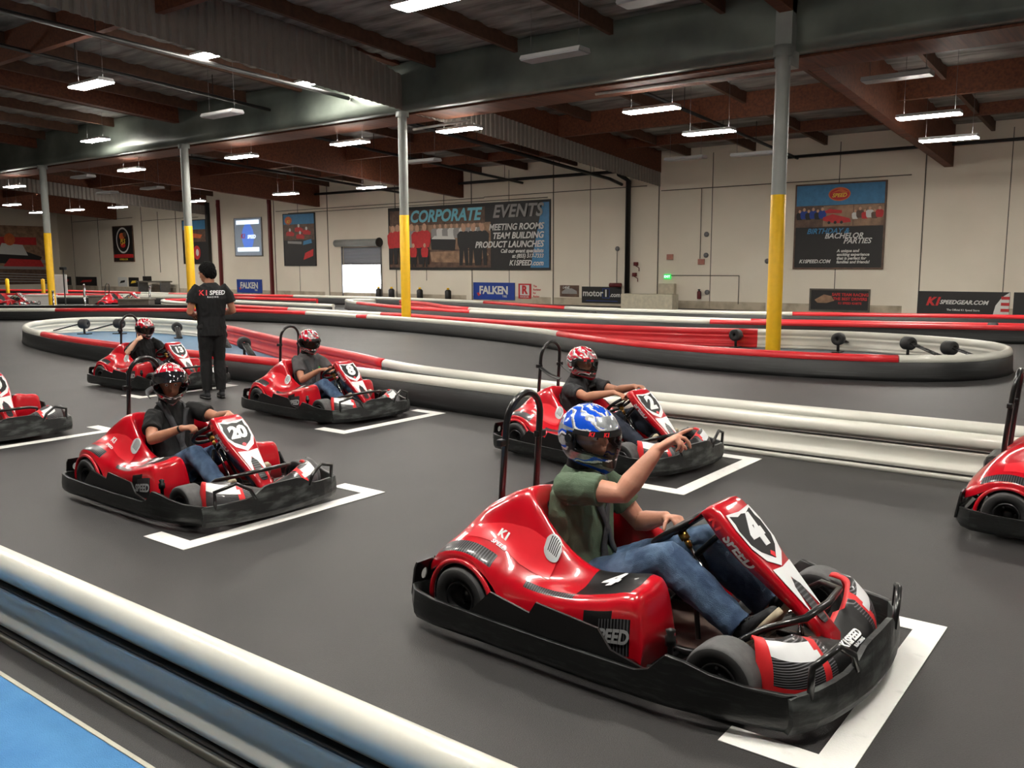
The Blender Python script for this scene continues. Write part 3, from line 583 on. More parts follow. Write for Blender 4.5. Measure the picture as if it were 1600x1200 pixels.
LIT = [(-9.1, 9.95, 5.45, 'above the red kart with number 2'), (-17.05, 11.72, 6.15, 'half hidden behind the pleated front curtain'), (-18.6, 9.8, 5.4, 'in the upper left bay'), (-28.9, 15.25, 5.72, 'close to the foil girder, left'), (-29.7, 16.9, 4.95, 'below the girder between the left columns'), (-23.5, 17.0, 4.95, 'behind the girder beside the second column'), (-18.6, 17.0, 4.95, 'behind the girder left of the middle column'), (-24.6, 23.5, 4.5, 'in front of the wall left of the big banner'), (-29.5, 23.4, 4.5, 'in front of the wall over the dock door'), (-9.55, 17.5, 4.95, 'behind the girder left of the near column'), (-9.4, 20.1, 4.75, 'second row left of the near column'), (-4.6, 20.5, 4.7, 'right of the near column, front row'), (-4.7, 23.0, 4.5, 'right of the near column, rear row'), (-47.7, 20.6, 4.7, 'farthest left over the mural'), (-50.0, 22.9, 4.5, 'far left rear row'), (-46.3, 23.1, 4.5, 'far left, middle of the rear row'), (-42.6, 23.4, 4.5, 'far left, right end of the rear row'), (-17.6, 15.0, 6.15, 'hidden above the pleated front curtain by the girder'), (-14.9, 17.3, 5.0, 'half hidden behind the pleated curtain'),
       (-4.6, 6.5, 5.5, 'over the second kart row, out of frame'), (-9.4, 3.2, 5.6, 'over the left kart row'), (.2, 3.4, 5.6, 'over the nearest kart'), (-4.6, 2.3, 5.65, 'between the two nearest karts, added to brighten their near sides'), (-1.9, 1.2, 5.7, 'over the near side of the track, added to brighten kart sides'), (-14.1, 3.2, 5.6, 'over the far left kart'), (5.0, 8.0, 5.5, 'over the right end of the track'), (-.2, 12.0, 5.3, 'over the right bend'), (-18.7, 3.5, 5.6, 'over the left bend'), (-24, 6.5, 5.5, 'over the left straight'), (4, 20, 4.7, 'past the right edge'), (-33, 10, 5.3, 'over the pit'), (-39, 17, 4.9, 'left of the pit column'), (-36, 23.4, 4.5, 'over the back track left of the door')]  # the two lamps nearest the foreground barrier are added to brighten kart sides
for x, y, z, lab in LIT: light(x, y, z, True, 'lit fluorescent fixture ' + lab)
for x, y, z, lab in ((-9.0, 13.0, 5.2, 'in front of the girder, top centre'), (-4.66, 18.1, 5.1, 'right of the near column'), (-18.66, 13.0, 5.2, 'in front of the girder, left'), (-6.4, 11.9, 5.45, 'cut by the top picture edge'), (-33.1, 16.9, 4.9, 'near the far left column'), (-18.6, 19.9, 4.7, 'behind the middle column'), (-33.5, 19.9, 4.7, 'in the far left back bay'), (-12.1, 24.3, 4.7, 'near the back wall'), (-37, 19.9, 4.7, 'over the mural side'), (-9.6, 23.4, 4.55, 'above the low pipe')):
    light(x, y, z, False, 'unlit fluorescent fixture ' + lab)

# ================================================================== BARRIERS
PROF = [(.065*math.cos(math.radians(a)), .30+.065*math.sin(math.radians(a))) for a in range(-40, 221, 20)] + \
       [(-.045, .0), (.10, .0), (.098, .04), (.062, .05), (.086, .066), (.078, .088), (.048, .112), (.036, .15), (.05, .195), (.066, .222), (.03, .232), (.034, .25)]
def resample(pts, closed, step):
    P = catmull([(p[0], p[1], 0) for p in pts], 8, closed)
    if closed: P.append(P[0].copy())
    out = [P[0]]; acc = 0
    for a, b in zip(P, P[1:]):
        acc += (b-a).length
        if acc >= step: out.append(b); acc = 0
    if (out[-1]-P[-1]).length > .01: out.append(P[-1])
    return out
def sweep(mb, P, prof, side, closed=False, mi=0, smooth=True):
    rows = []; k = len(P)
    for i, p in enumerate(P):
        t = (P[min(i+1, k-1)]-P[max(i-1, 0)]).normalized(); n = V((-t.y, t.x, 0))*side
        rows.append([(p.x+n.x*o, p.y+n.y*o, z) for o, z in prof])
    mb.grid(rows, mi, None, smooth, wrap=True)
    for r in (rows[0], rows[-1]): mb.add(r, [tuple(range(len(r)))], mi, False)
def barrier(lab, pts, side, col, skirt=True, group='track barriers', step=.35, seam=False):
    """side: +1 puts the moulded plastic face on the left of the path, the black skirt on the other"""
    P = resample(pts, False, step); c0 = P[0]; t = empty('track_barrier', (c0.x, c0.y, 0)); tag(t, lab, 'barrier', group)
    P = [p-c0 for p in P]; cs = [col((P[i]+P[i+1])/2+c0) for i in range(len(P)-1)]
    i = 0
    while i < len(cs):
        j = i
        while j < len(cs) and cs[j] == cs[i]: j += 1
        m = MB(); sweep(m, P[i:j+1], PROF, side); o = m.build('rail_section', railr if cs[i] == 'r' else railw, t)
        o['label'] = 'red rail section' if cs[i] == 'r' else 'white rail section'
        i = j
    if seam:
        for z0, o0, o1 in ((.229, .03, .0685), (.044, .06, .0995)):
            m = MB(); sweep(m, P, [(o0, z0), (o1, z0), (o1, z0+.007), (o0, z0+.007)], side, smooth=False); m.build('groove_shade', gap, t)  # dark strips stand in for the shade in the rail grooves
    if skirt:
        m = MB(); sweep(m, P, [(-.048, .004), (-.048, .258), (-.055, .268), (-.066, .26), (-.074, .06), (-.09, .004)], side); m.build('skirt', skirtm, t)
    return t
# foreground
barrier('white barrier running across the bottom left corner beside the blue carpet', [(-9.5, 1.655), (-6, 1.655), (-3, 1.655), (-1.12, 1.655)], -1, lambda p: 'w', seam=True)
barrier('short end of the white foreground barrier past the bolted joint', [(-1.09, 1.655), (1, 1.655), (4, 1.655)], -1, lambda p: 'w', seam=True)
m = MB(); m.lathe([(0, .012), (.008, .012), (.012, .006), (.012, 0)], n=8); o = m.build('bolt', chrome); o.location = (-1.14, 1.655, .364); tag(o, 'small bolt head on top of the foreground barrier joint', 'bolt')
# near middle barrier: white right half facing the karts, then the left island loop
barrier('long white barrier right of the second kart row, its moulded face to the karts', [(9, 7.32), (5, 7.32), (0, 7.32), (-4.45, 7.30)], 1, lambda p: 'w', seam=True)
barrier('white rail directly behind the long white barrier, right half', [(9, 7.86), (4, 7.86), (-1, 7.86), (-4.5, 7.82), (-7.4, 8.1), (-8.6, 8.4)], -1, lambda p: 'w')
LOOP = [(-4.46, 7.30), (-6, 7.36), (-8, 7.5), (-10, 7.6), (-12, 7.6), (-14.1, 7.64), (-16, 7.8), (-18, 8.12), (-19.6, 8.55), (-20.9, 9.2), (-21.6, 9.95), (-21.8, 10.6), (-21.5, 11.25), (-20.6, 11.65), (-19.4, 11.75), (-18.0, 11.7), (-16.2, 11.2), (-13.8, 10.3), (-11.3, 9.35), (-9.8, 8.86), (-8.65, 8.42)]
def lc(p):
    if p.y < 8.6 and p.x > -17.6 and p.x < -8.2 and not (p.x > -10 and p.y > 8.25): return 'r'
    if p.x > -16.0 and p.y > 8.25: return 'r'
    return 'w'
barrier('red and white barrier loop around the blue floored island behind the left karts', LOOP, -1, lc)
# right island loop, one long barrier
RL = [(-40, 3.6), (-34, 7.9), (-28.6, 11.7), (-26.9, 12.9), (-24.4, 14.6), (-22.4, 15.55), (-20.5, 15.85), (-18.7, 15.9), (-17.3, 15.75), (-15.4, 15.55), (-12.6, 15.0), (-10.3, 14.3), (-8.3, 13.3), (-6.5, 12.72), (-4.9, 12.6), (-3.4, 12.85), (-2.5, 13.4), (-2.1, 14.2), (-2.08, 15.2), (-2.5, 16.1), (-3.5, 16.7), (-4.9, 16.95), (-6.4, 16.65), (-8.3, 16.1), (-11, 15.85), (-13.6, 16.1), (-16.0, 16.6), (-18.5, 16.75), (-21.9, 17.05), (-24.6, 17.25), (-27.2, 17.5), (-29.8, 18.0), (-31.0, 18.7), (-30.2, 19.4), (-27, 19.4), (-22, 19.2)]
def rc(p):
    if p.y < 15.7 and p.x < -9.9: return 'r' if -27 < p.x < -18.9 and p.y < 16 else 'w'
    if p.x > -9.9 and p.y < 13.9: return 'r' if p.x < -3.2 else 'w'
    if p.y <= 15.95 and p.x < -17 and p.x > -19.2: return 'w'
    if p.y <= 15.95 and p.x <= -19.2: return 'r'
    if p.x > -6.6: return 'w'
    if p.y > 15.7 and p.x < -6.6 and p.x > -17: return 'r'
    return 'r' if -24.6 < p.x < -21.5 and p.y < 17.6 else ('w' if p.y < 18.6 or p.x > -29 else 'r')
barrier('long barrier sweeping from the far left and looping round the right island column', RL, 1, rc)
barrier('white topped barrier curving behind the middle column, red further right', [(-24, 23.0), (-24.9, 22.5), (-24.4, 22.0), (-22.9, 21.1), (-19.4, 19.7), (-16, 19.0), (-12.2, 18.65), (-9.6, 18.6), (-7.5, 19.0), (-4, 20.0), (0, 21.1), (6, 22.8), (13, 24)], 1, lambda p: 'r' if (p.x > -8.5 or (-23 < p.x < -15.9)) else 'w')
barrier('red barrier rail just behind the curving white topped one', [(-22.6, 22.9), (-20.5, 22.0), (-17.5, 20.3), (-13, 19.4), (-9, 19.4), (-7.3, 19.7), (-4, 20.8), (0, 22), (6, 23.6), (13, 24.8)], -1, lambda p: 'r' if p.x > -8 or p.x < -17 else 'w')
barrier('outermost barrier along the back wall, white with red stretches', [(-54, 20.6), (-47, 22.5), (-40, 22.9), (-34.5, 23.3), (-29.6, 24.3), (-24.1, 24.5), (-19.5, 23.9), (-15, 22.3), (-11.3, 22.2), (-8.2, 22.9), (-3, 24.6), (4, 26.5), (13, 27.5)], 1, lambda p: 'r' if (-53 < p.x < -40 or -38 < p.x < -30 or -19.5 < p.x < -15 or p.x > -8.4) else 'w')
barrier('white barrier far left of the standing staff member', [(-46, 14.6), (-40, 17.5), (-36.2, 19.6), (-33.4, 21.0), (-31.5, 21.6), (-26, 21.9)], 1, lambda p: 'w' if p.x < -31 else 'r')
barrier('red and white barrier between the pit karts and the mural wall', [(-50, 15.5), (-44, 18.4), (-39, 20.6), (-34, 22.2)], 1, lambda p: 'r' if p.x > -46 and p.x < -39 else 'w')
# floors of the islands and the spectator carpet
bluem = mat('blue_floor_paint', (78, 112, 142), .6, var=.12, scale=6, bump=.2, bscale=90)
carpetm = mat('blue_carpet', (84, 146, 200), .8, rgb2=(66, 126, 184), scale=4, bump=.6, bscale=240)
def flatpoly(name, pts, z, m_, lab, cat):
    m = MB(); m.prism([(p[0], p[1]) for p in pts], z-.002, 0, Matrix.Translation((0, 0, .002))); o = m.build(name, m_); return tag(o, lab, cat)
flatpoly('island_floor', [(p.x, p.y) for p in resample([(x, y+.0) for x, y in LOOP[1:]], False, .5)], .006, bluem, 'dusty blue painted floor inside the left island', 'floor area')
flatpoly('island_floor', [(p.x, p.y) for p in resample(RL[9:26], False, .6)], .006, mat('dark_island_floor', (62, 68, 78), .6), 'dark floor inside the right island', 'floor area')
m = MB(); m.b6(-9, 2.5, -3, 1.395, 0.001, .014); o = m.build('carpet', carpetm); tag(o, 'blue carpet in the bottom left corner behind the barrier', 'carpet')
m = MB(); m.b6(-9, 2.5, 1.395, 1.412, 0.001, .018); o = m.build('carpet_edging', mat('cream_edging', (190, 186, 170), .6)); tag(o, 'thin cream strip along the edge of the blue carpet', 'edging')
# starting grid brackets
linem = mat('white_line_paint', (236, 236, 232), .55, rgb2=(206, 206, 202), scale=14, thr=(.6, .85), bump=.2, bscale=150)
for x, y0, y1, lab in ((-.74, 2.70, 4.22, 'in front of the nearest kart'), (-4.52, 2.75, 4.38, 'before the black-shirted driver at lower left'), (-8.42, 2.8, 4.5, 'in front of the kart at the left edge'), (-2.74, 5.6, 7.06, 'before the long white barrier, beyond the pointing hand'), (-6.44, 5.7, 7.2, 'before the kart of the grey-shirted driver'), (-10.25, 5.75, 7.2, 'behind the legs of the standing staff member')):
    m = MB(); k = .12; L_ = .43
    m.prism([(x-L_, y0), (x, y0), (x, y1), (x-L_, y1), (x-L_, y1-k), (x-k, y1-k), (x-k, y0+k), (x-L_, y0+k)], .003, 0, Matrix.Translation((0, 0, .002)))
    tag(m.build('grid_marking', linem), 'white painted floor bracket ' + lab, 'floor marking', 'starting grid brackets')
# black rollers and struts inside the islands
def brace(x, y, rz, lab, L_=.75):
    t = empty('barrier_brace', (x, y, .008), rz); tag(t, lab, 'brace', 'black barrier braces')
    m = MB(); m.lathe([(.03, -.1), (.1, -.1), (.115, -.07), (.115, .07), (.1, .1), (.03, .1)], (0, 0, .25), 'X', 20, close=True); m.build('roller', rubberd, t)
    m = MB(); m.tube([(0, 0, .0), (0, 0, .2)], .025); m.box((0, 0, .01), (.3, .14, .02)); m.build('foot', steelpipe, t)
    m = MB(); k = 13
    for i in range(k):
        a = i/(k-1); m.tube([(.1+L_*a, -.05, .25-.18*a), (.1+L_*a, .05, .25-.18*a)], .014, 6)
    for s in (-.05, .05): m.tube([(.1, s, .25), (.1+L_, s, .07)], .012, 6)
    m.build('ribbed_strut', steelpipe, t)
for a in ((-20.9, 10.45, .5+PI, 'black roller brace at the left tip of the blue island'), (-20.3, 11.0, PI+.4, 'black roller brace left of the driver in kart 13'), (-18.0, 11.1, -.5, 'black roller brace beside the staff member elbow'), (-13.3, 9.5, -.45, 'black roller brace with long ribbed strut right of the staff member'), (-15.3, 10.4, -.45, 'black roller brace hidden partly by the staff member'),
          (-6.9, 16.2, 1.6, 'black roller brace left of the near yellow column'), (-5.0, 16.4, 1.6, 'black roller brace right of the near yellow column'), (-3.75, 16.2, -.6, 'black roller brace with a slanted strut in the right bend'), (-3.0, 15.7, -.5, 'black roller brace at the right end of the island')): brace(*a)
for a in ((-12.6, 20.0, 0, 'black roller brace behind the red rails, centre'), (-3.2, 21.0, 0, 'black roller brace behind the red rails, right')): brace(*a)
# the parked white kart shell behind the middle barrier and pit fence
for i, (x, y, h) in enumerate(((-37.0, 14.5, .95), (-36.9, 13.6, .95), (-33.0, 16.6, .95), (-30.2, 17.6, .9), (-34.2, 16.0, .7))):
    m = MB(); m.lathe([(.09, 0), (.09, .02), (.04, .03), (.04, h-.05), (.05, h), (0, h)], n=12); o = m.build('barrier_post', chrome); o.location = (x, y, 0); tag(o, 'short steel post in the pit lane, ' + ('far left edge', 'second from the left', 'middle one', 'rightmost', 'lowest one')[i], 'post', 'pit lane steel posts')
for i, (x, y) in enumerate(((-36.6, 16.6), (-33.4, 17.6), (-29.2, 16.5))):
    m = MB(); m.box((0, 0, .22), (1.1, .5, .44), bev=.03); m.box((0, 0, .46), (1.15, .55, .05)); o = m.build('equipment_crate', conc if i else P_wht); o.location = (x, y, 0); o.rotation_euler.z = .65; tag(o, 'grey equipment crate in the pit lane, ' + ('pale one far left', 'middle one', 'right one')[i], 'crate', 'pit lane crates')
m = MB(); m.b6(-7, 5.5, -.2, .2, 0, .28); o = m.build('pit_kerb', plastk); o.location = (-31.2, 12.9+1.5, 0); o.rotation_euler.z = .62; tag(o, 'long low black kerb along the pit lane far left', 'kerb')
m = MB(); m.lathe([(.05, 0), (.03, .03), (.03, 1.5), (0, 1.5)], n=8); m.box((0, 0, 1.52), (.35, .15, .12), bev=.02); o = m.build('signal_post', steelpipe); o.location = (-36.6, 17.6, 0); tag(o, 'thin black signal post before the mural far left', 'post')
for i, (x, y) in enumerate(((-45, 20.6), (-48, 20.2))):
    m = MB(); m.lathe([(.09, 0), (.09, .95), (0, 1.0)], n=12); o = m.build('bollard', yellow); o.location = (x, y, 0); tag(o, 'short yellow bollard before the mural, ' + ('right', 'left') [i] + ' one', 'bollard')
m = MB(); m.box((0, 0, .7), (.8, .08, 1.0), bev=.02); m.b6(-.36, -.3, -.04, .04, 0, .3); m.b6(.3, .36, -.04, .04, 0, .3); o = m.build('notice_board', P_wht); o.location = (-44.0, 20.9, 0); o.rotation_euler.z = .7; tag(o, 'pale notice board standing before the mural', 'board')

# ================================================================== THE KART
ST = [
 (-1.00, (-.50, .22), (-.48, .27), (-.38, .30), (-.20, .32), (0, .32)),
 (-.90, (-.55, .28), (-.53, .35), (-.40, .40), (-.25, .44), (0, .44)),
 (-.80, (-.57, .34), (-.55, .39), (-.40, .455), (-.27, .54), (0, .52)),
 (-.70, (-.57, .35), (-.55, .395), (-.40, .47), (-.28, .60), (0, .58)),
 (-.60, (-.57, .315), (-.54, .365), (-.40, .455), (-.29, .645), (0, .62)),
 (-.53, (-.56, .24), (-.52, .32), (-.41, .42), (-.29, .65), (-.12, .62)),
 (-.47, (-.56, .13), (-.52, .28), (-.42, .385), (-.30, .61), (-.23, .30)),
 (-.36, (-.56, .12), (-.53, .265), (-.43, .345), (-.31, .50), (-.23, .20)),
 (-.24, (-.58, .12), (-.55, .275), (-.44, .325), (-.31, .41), (-.22, .15)),
 (-.10, (-.59, .12), (-.57, .295), (-.45, .335), (-.31, .365), (-.22, .12)),
 (.06, (-.60, .12), (-.58, .33), (-.45, .375), (-.30, .38), (-.22, .12)),
 (.17, (-.59, .12), (-.57, .36), (-.44, .40), (-.30, .395), (-.24, .12)),
 (.225, (-.58, .12), (-.55, .345), (-.43, .375), (-.31, .365), (-.25, .12)),
 (.25, (-.57, .11), (-.54, .22), (-.43, .235), (-.32, .23), (-.26, .11))]
def body_rows():
    rows = []
    cols = [catmull([(s[0], s[k][0], s[k][1]) for s in ST], 6) for k in range(1, 6)]
    for i in range(len(cols[0])):
        rows.append(catmull([c[i] for c in cols], 7))
    return rows
BR = body_rows(); BX = [r[8].x for r in BR]; NV = len(BR[0])
def surf(x, t, off=.004):
    t = min(max(t, 0), .9999); i = 0
    while i < len(BX)-2 and BX[i+1] < x: i += 1
    f = min(1, max(0, (x-BX[i])/(BX[i+1]-BX[i]))); j = t*(NV-1); k = int(j); g = j-k
    a = BR[i][k].lerp(BR[i][k+1], g); b = BR[i+1][k].lerp(BR[i+1][k+1], g); p = a.lerp(b, f)
    n = (BR[i+1][k]-BR[i][k]).cross(BR[i][k+1]-BR[i][k]).normalized()
    if n.z < 0 and n.y > 0: n = -n
    if n.dot(V((0, -.6, .8))) < 0: n = -n
    return p + n*off, n
def rowlen(x):
    i = min(range(len(BX)), key=lambda q: abs(BX[q]-x)); return sum((BR[i][k+1]-BR[i][k]).length for k in range(NV-1))
def patch(pts, nx, off, mi, mb):       # pts: polygon (x, t); fan-free: build as strips between two edges
    (xa, ta0, ta1), (xb, tb0, tb1) = pts; rows = []
    for i in range(nx+1):
        f = i/nx; x = xa+(xb-xa)*f; t0 = ta0+(tb0-ta0)*f; t1 = ta1+(tb1-ta1)*f
        rows.append([surf(x, t0+(t1-t0)*j/8, off)[0] for j in range(9)])
    mb.grid(rows, mi)
def surf_text(mb, s, size, x0, t0, slant=0, mi=0, off=.005, **k):
    vs, fs = text_me(s, size, ext=0, **k); L_ = rowlen(x0)
    out = []
    for v in vs: out.append(surf(x0+v.x+slant*v.y, t0+(v.y)/L_, off+v.z)[0])
    mb.add(out, fs, mi, False)
FT, FB = V((.35, 0, .69)), V((.885, 0, .165)); FD = (FB-FT).normalized(); FL = (FB-FT).length; FN = V((-FD.z, 0, FD.x))
FM = frame(FT+FN*.0075, (0, 1, 0), -FD)
def fpoly(mb, pts, mi, d): mb.prism([(y, -s) for s, y in pts], .0015, mi, FM @ Matrix.Translation((0, 0, d)))

def make_kart():
    t = empty('go_kart')
    # chassis
    m = MB(); m.prism([(-.62, -.24), (.40, -.24), (.84, -.30), (.86, 0), (.84, .30), (.40, .24), (-.62, .24)], .012, 0, Matrix.Translation((0, 0, .055))); m.build('floor_pan', pan, t)
    m = MB()
    for s in (-1, 1):
        m.tube([(-.92, .30*s, .09), (-.5, .30*s, .08), (.30, .26*s, .08), (.55, .18*s, .08), (.84, .18*s, .08)], .017)
        m.tube([(.84, .18*s, .08), (.84, .42*s, .09)], .014); m.tube([(-.55, .30*s, .08), (-.5, .60*s, .09), (.28, .62*s, .09), (.36, .28*s, .08)], .014)
    m.tube([(-.92, -.3, .09), (-.92, .3, .09)], .017); m.tube([(.45, -.26, .08), (.45, .26, .08)], .017)
    m.tube([(-.73, -.52, .15), (-.73, .52, .15)], .018); m.build('chassis_frame', black, t)
    # bumpers
    for s, nm in ((-1, 'side_bumper'), (1, 'side_bumper')):
        P = [(-1.03, -.40, .06, .155), (-1.03, -.55, .06, .17), (-1.0, -.62, .055, .18), (-.93, -.68, .05, .185), (-.80, -.70, .05, .175), (-.5, -.70, .05, .165), (-.1, -.705, .05, .16), (.30, -.705, .05, .16), (.36, -.705, .05, .18), (.43, -.70, .05, .255), (.50, -.69, .05, .245), (.60, -.67, .05, .215), (.72, -.64, .05, .195), (.86, -.60, .05, .19), (.90, -.575, .05, .19)]
        m = MB(); out = [(x, y*-s if s > 0 else y, a, b) for x, y, a, b in P]; cx = []
        for i, (x, y, a, b) in enumerate(out):
            sg = -1 if y < 0 else 1; th = .022; k = len(out); dx, dy = out[min(i+1, k-1)][0]-out[max(i-1, 0)][0], out[min(i+1, k-1)][1]-out[max(i-1, 0)][1]
            l = math.hypot(dx, dy); nx, ny = dy/l*-sg*-1, -dx/l*-sg*-1
            if ny*sg > 0: nx, ny = -nx, -ny
            cx.append([(x, y, b), (x-nx*.004, y-ny*.004, b+.008), (x+nx*th, y+ny*th, b+.006), (x+nx*th, y+ny*th, a+.01), (x+nx*.05, y+ny*.05, a), (x+nx*.01, y+ny*.01, a), (x-nx*.006, y-ny*.006, a+.03), (x-nx*.008, y-ny*.008, (a+b)/2)])
        m.grid(cx, wrap=True); 
        for r in (cx[0], cx[-1]): m.add(r, [tuple(range(len(r)))], 0, False)
        o = m.build(nm, plast, t); b_ = o.modifiers.new('b', 'BEVEL'); b_.width = .003
        # raised inner skirt plate
        m = MB(); pl = [(-.70, .10), (-.60, .155), (-.46, .29), (-.24, .25), (-.205, .305), (.11, .275), (.17, .20), (.33, .165), (.33, .10)]
        m.prism(pl, .012, 0, frame((0, .672*s+(.006 if s < 0 else -.006), 0), (1, 0, 0), (0, 0, 1))); m.build('skirt_plate', plastk, t)
        # rear plate with round holes
        bm_ = MB(); bx = -1.04; y0, y1, z0, z1 = .34*s, .60*s, .10, .285
        hc = [(.40*s, .215), (.53*s, .215)]; hr = .023
        for (ya, yb, hcy) in ((y0, (y0+y1)/2, hc[0]), ((y0+y1)/2, y1, hc[1])):
            N_ = 24; inn = []; oc = []
            for q in range(N_):
                a = 2*PI*q/N_; c_, s_ = math.cos(a), math.sin(a); inn.append((hcy[0]+hr*c_, hcy[1]+hr*1.25*s_))
                hy, hz = abs(yb-ya)/2, (z1-z0)/2; k_ = min(hy/max(abs(c_), 1e-6), hz/max(abs(s_), 1e-6)); oc.append(((ya+yb)/2+c_*k_, (z0+z1)/2+s_*k_))
            f = lambda y, z, d: (bx+d+.03*((z-z0)/(z1-z0)), y, z)
            for d in (0, .012): bm_.grid([[f(y, z, d) for y, z in inn], [f(y, z, d) for y, z in oc]], wrap=True, smooth=False)
            bm_.grid([[f(y, z, 0) for y, z in inn], [f(y, z, .012) for y, z in inn]], wrap=True); bm_.grid([[f(y, z, 0) for y, z in oc], [f(y, z, .012) for y, z in oc]], wrap=True, smooth=False)
        bm_.build('rear_plate', black, t)
        m = MB(); m.tube([(-1.0, .36*s, .1), (-.93, .33*s, .2), (-.92, .33*s, .26)], .013); m.build('rear_stay', black, t)
        # front handle loop
        m = MB(); m.tube([(.925, .52*s, .17), (.93, .525*s, .295), (.975, .38*s, .335), (.997, .28*s, .275), (1.0, .24*s, .20)], .014, 8); m.build('bumper_handle', black, t)
    m = MB(); cx = []
    for y, x, b in ((-.60, .885, .185), (-.585, .90, .195), (-.50, .945, .20), (-.40, .975, .205), (-.31, .992, .21), (-.25, 1.003, .225), (-.17, 1.013, .275), (-.12, 1.018, .285), (0, 1.02, .285), (.12, 1.018, .285), (.17, 1.013, .275), (.25, 1.003, .225), (.31, .992, .21), (.40, .975, .205), (.50, .945, .20), (.585, .90, .195), (.60, .885, .185)):
        cx.append([(x, y, b), (x-.022, y*.985, b), (x-.022, y*.985, .08), (x-.06, y*.95, .05), (x-.005, y, .05), (x+.012, y, .09), (x+.01, y, .15)])
    m.grid(cx, wrap=True, smooth=False)
    for r in (cx[0], cx[-1]): m.add(r, [tuple(range(len(r)))], 0, False)
    m.build('front_bumper', plastf, t)
    m = MB(); m.tube([(-1.05, -.36, .10), (-1.06, -.2, .10), (-1.06, .2, .10), (-1.05, .36, .10)], .02); m.tube([(-.95, -.33, .2), (-1.03, -.2, .2), (-1.03, .2, .2), (-.95, .33, .2)], .014)
    m.build('rear_bumper', black, t)
    # wheels
    def wheel(x, y, r, w_, nm):
        s = 1 if y > 0 else -1
        e = empty(nm, (x, y, r+.007)); e.parent = t
        m = MB(); h = w_/2; r0 = r*.52
        m.lathe([(r0, -h*.8), (r*.75, -h), (r*.93, -h*.96), (r*.985, -h*.85), (r, -h*.6), (r, h*.6), (r*.985, h*.85), (r*.93, h*.96), (r*.75, h), (r0, h*.8)], axis='Y', n=40, close=True)
        o = m.build('tyre', [rubber, rubberd], e)
        for p in o.data.polygons:
            c = p.center; p.material_index = 0 if math.hypot(c.x, c.z) > r*.9 else 1
        m = MB(); m.lathe([(.001, s*h*.35), (r0*.35, s*h*.35), (r0*.4, s*h*.15), (r0*.85, s*h*.1), (r0*.9, s*h*.85), (r0*1.04, s*h*.88), (r0*1.04, -s*h*.8), (r0*.9, -s*h*.8), (r0*.8, -s*h*.1), (.001, -s*h*.1)], axis='Y', n=28); m.build('rim', rimm, e)
        m = MB()
        for q in range(3):
            a = q*2*PI/3; m.tube([(r0*.6*math.cos(a), s*h*.12, r0*.6*math.sin(a)), (r0*.6*math.cos(a), s*h*.34, r0*.6*math.sin(a))], .008, 6)
        m.build('wheel_nut', chrome, e)
    for s in (-1, 1):
        wheel(-.73, .495*s, .155, .20, 'rear_wheel'); wheel(.59, .515*s, .145, .15, 'front_wheel')
        m = MB(); m.tube([(.57, .44*s, .13), (.46, .28*s, .10)], .014); m.tube([(.50, .42*s, .12), (.40, .05*s, .16)], .007); m.tube([(.55, .42*s, .12), (.62, .18*s, .09)], .01); m.box((.55, .38*s, .13), (.06, .06, .10)); m.build('steering_knuckle', chrome, t)
    # bodywork
    def mf(u, v):
        x = ST[0][0]; i = u*(len(BR)-1); x = BX[int(min(i, len(BX)-1))]
        if -.12 < x < .16 and .34 < v < .78 and v < .80-.9*max(0, -x): return 1
        if .04 < x < .20 and .03 < v < .17: return 2
        if -.24 < x < .16 and .02 < v < .20-.25*max(0, x-.02): return 0 if x < -.02 else 1
        if -.90 < x < -.58 and .20 < v < .34: return 2
        if -.40 < x < -.12 and .25 < v < .33: return 2
        return 0
    m = MB(); m.grid(BR, 0, mf); m.grid([[V((p.x, -p.y, p.z)) for p in r] for r in BR], 0, mf)
    m.grid([BR[-1], [V((p.x-.004, p.y, .09)) for p in BR[-1]]]); m.grid([[V((p.x, -p.y, p.z)) for p in BR[-1]], [V((p.x-.004, -p.y, .09)) for p in BR[-1]]])
    o = m.build('body_cover', [red, blackd, carbon], t); solidify(o, .006, -1)
    for s in (-1, 1):       # dark inner wheel house
        m = MB(); m.grid([[V((-.73+.175*math.cos(a), .56*s, .15+.18*math.sin(a))) for a in [PI*q/14 for q in range(15)]], [V((-.73+.175*math.cos(a), .34*s, .15+.18*math.sin(a))) for a in [PI*q/14 for q in range(15)]]])
        o = m.build('wheel_arch', plastk, t, fixn=False); solidify(o, .006)
        m = MB(); m.tube([(-.73+.19*math.cos(a), .572*s, .15+.195*math.sin(a)) for a in [PI*q/18-.2 for q in range(21)]], .013, 8)
        m.build('arch_lip', red, t)
    m = MB(); patch([(-.78, .40, .52), (-.30, .46, .66)], 14, .0035, 0, m); m.build('flank_panel', redl, t)
    # vents
    m = MB(); rim = MB(); c0 = -.335; rows = []
    for i in range(19):
        a = i/18; xx = c0-.042+.084*a; top_ = .60+.11*math.sin(PI*min(1, a*.8+.1))**.7; bot = .60-.03*math.sin(PI*a)**.5
        rows.append([surf(xx, bot+(top_-bot)*j/8, .009)[0] for j in range(9)])
    m.grid(rows, 0, lambda u, v: 1 if (.2 < u < .8 and .18 < v < .82 and int(u*18) % 2 == 0) else 0)
    m.build('side_vent', [silver, blackd], t)
    m = MB(); m.grid([[V((p.x, -p.y, p.z)) for p in r] for r in rows], 0, lambda u, v: 1 if (.2 < u < .8 and .18 < v < .82 and int(u*18) % 2 == 0) else 0); m.build('side_vent', [silver, blackd], t)
    m = MB(); surf_text(m, 'K1', .055, -.60, .50, .2, bold=.05); m.build('flank_logo', white, t); m = MB(); surf_text(m, 'SPEED', .03, -.60, .425, .2, bold=.03); m.build('flank_logo', white, t)
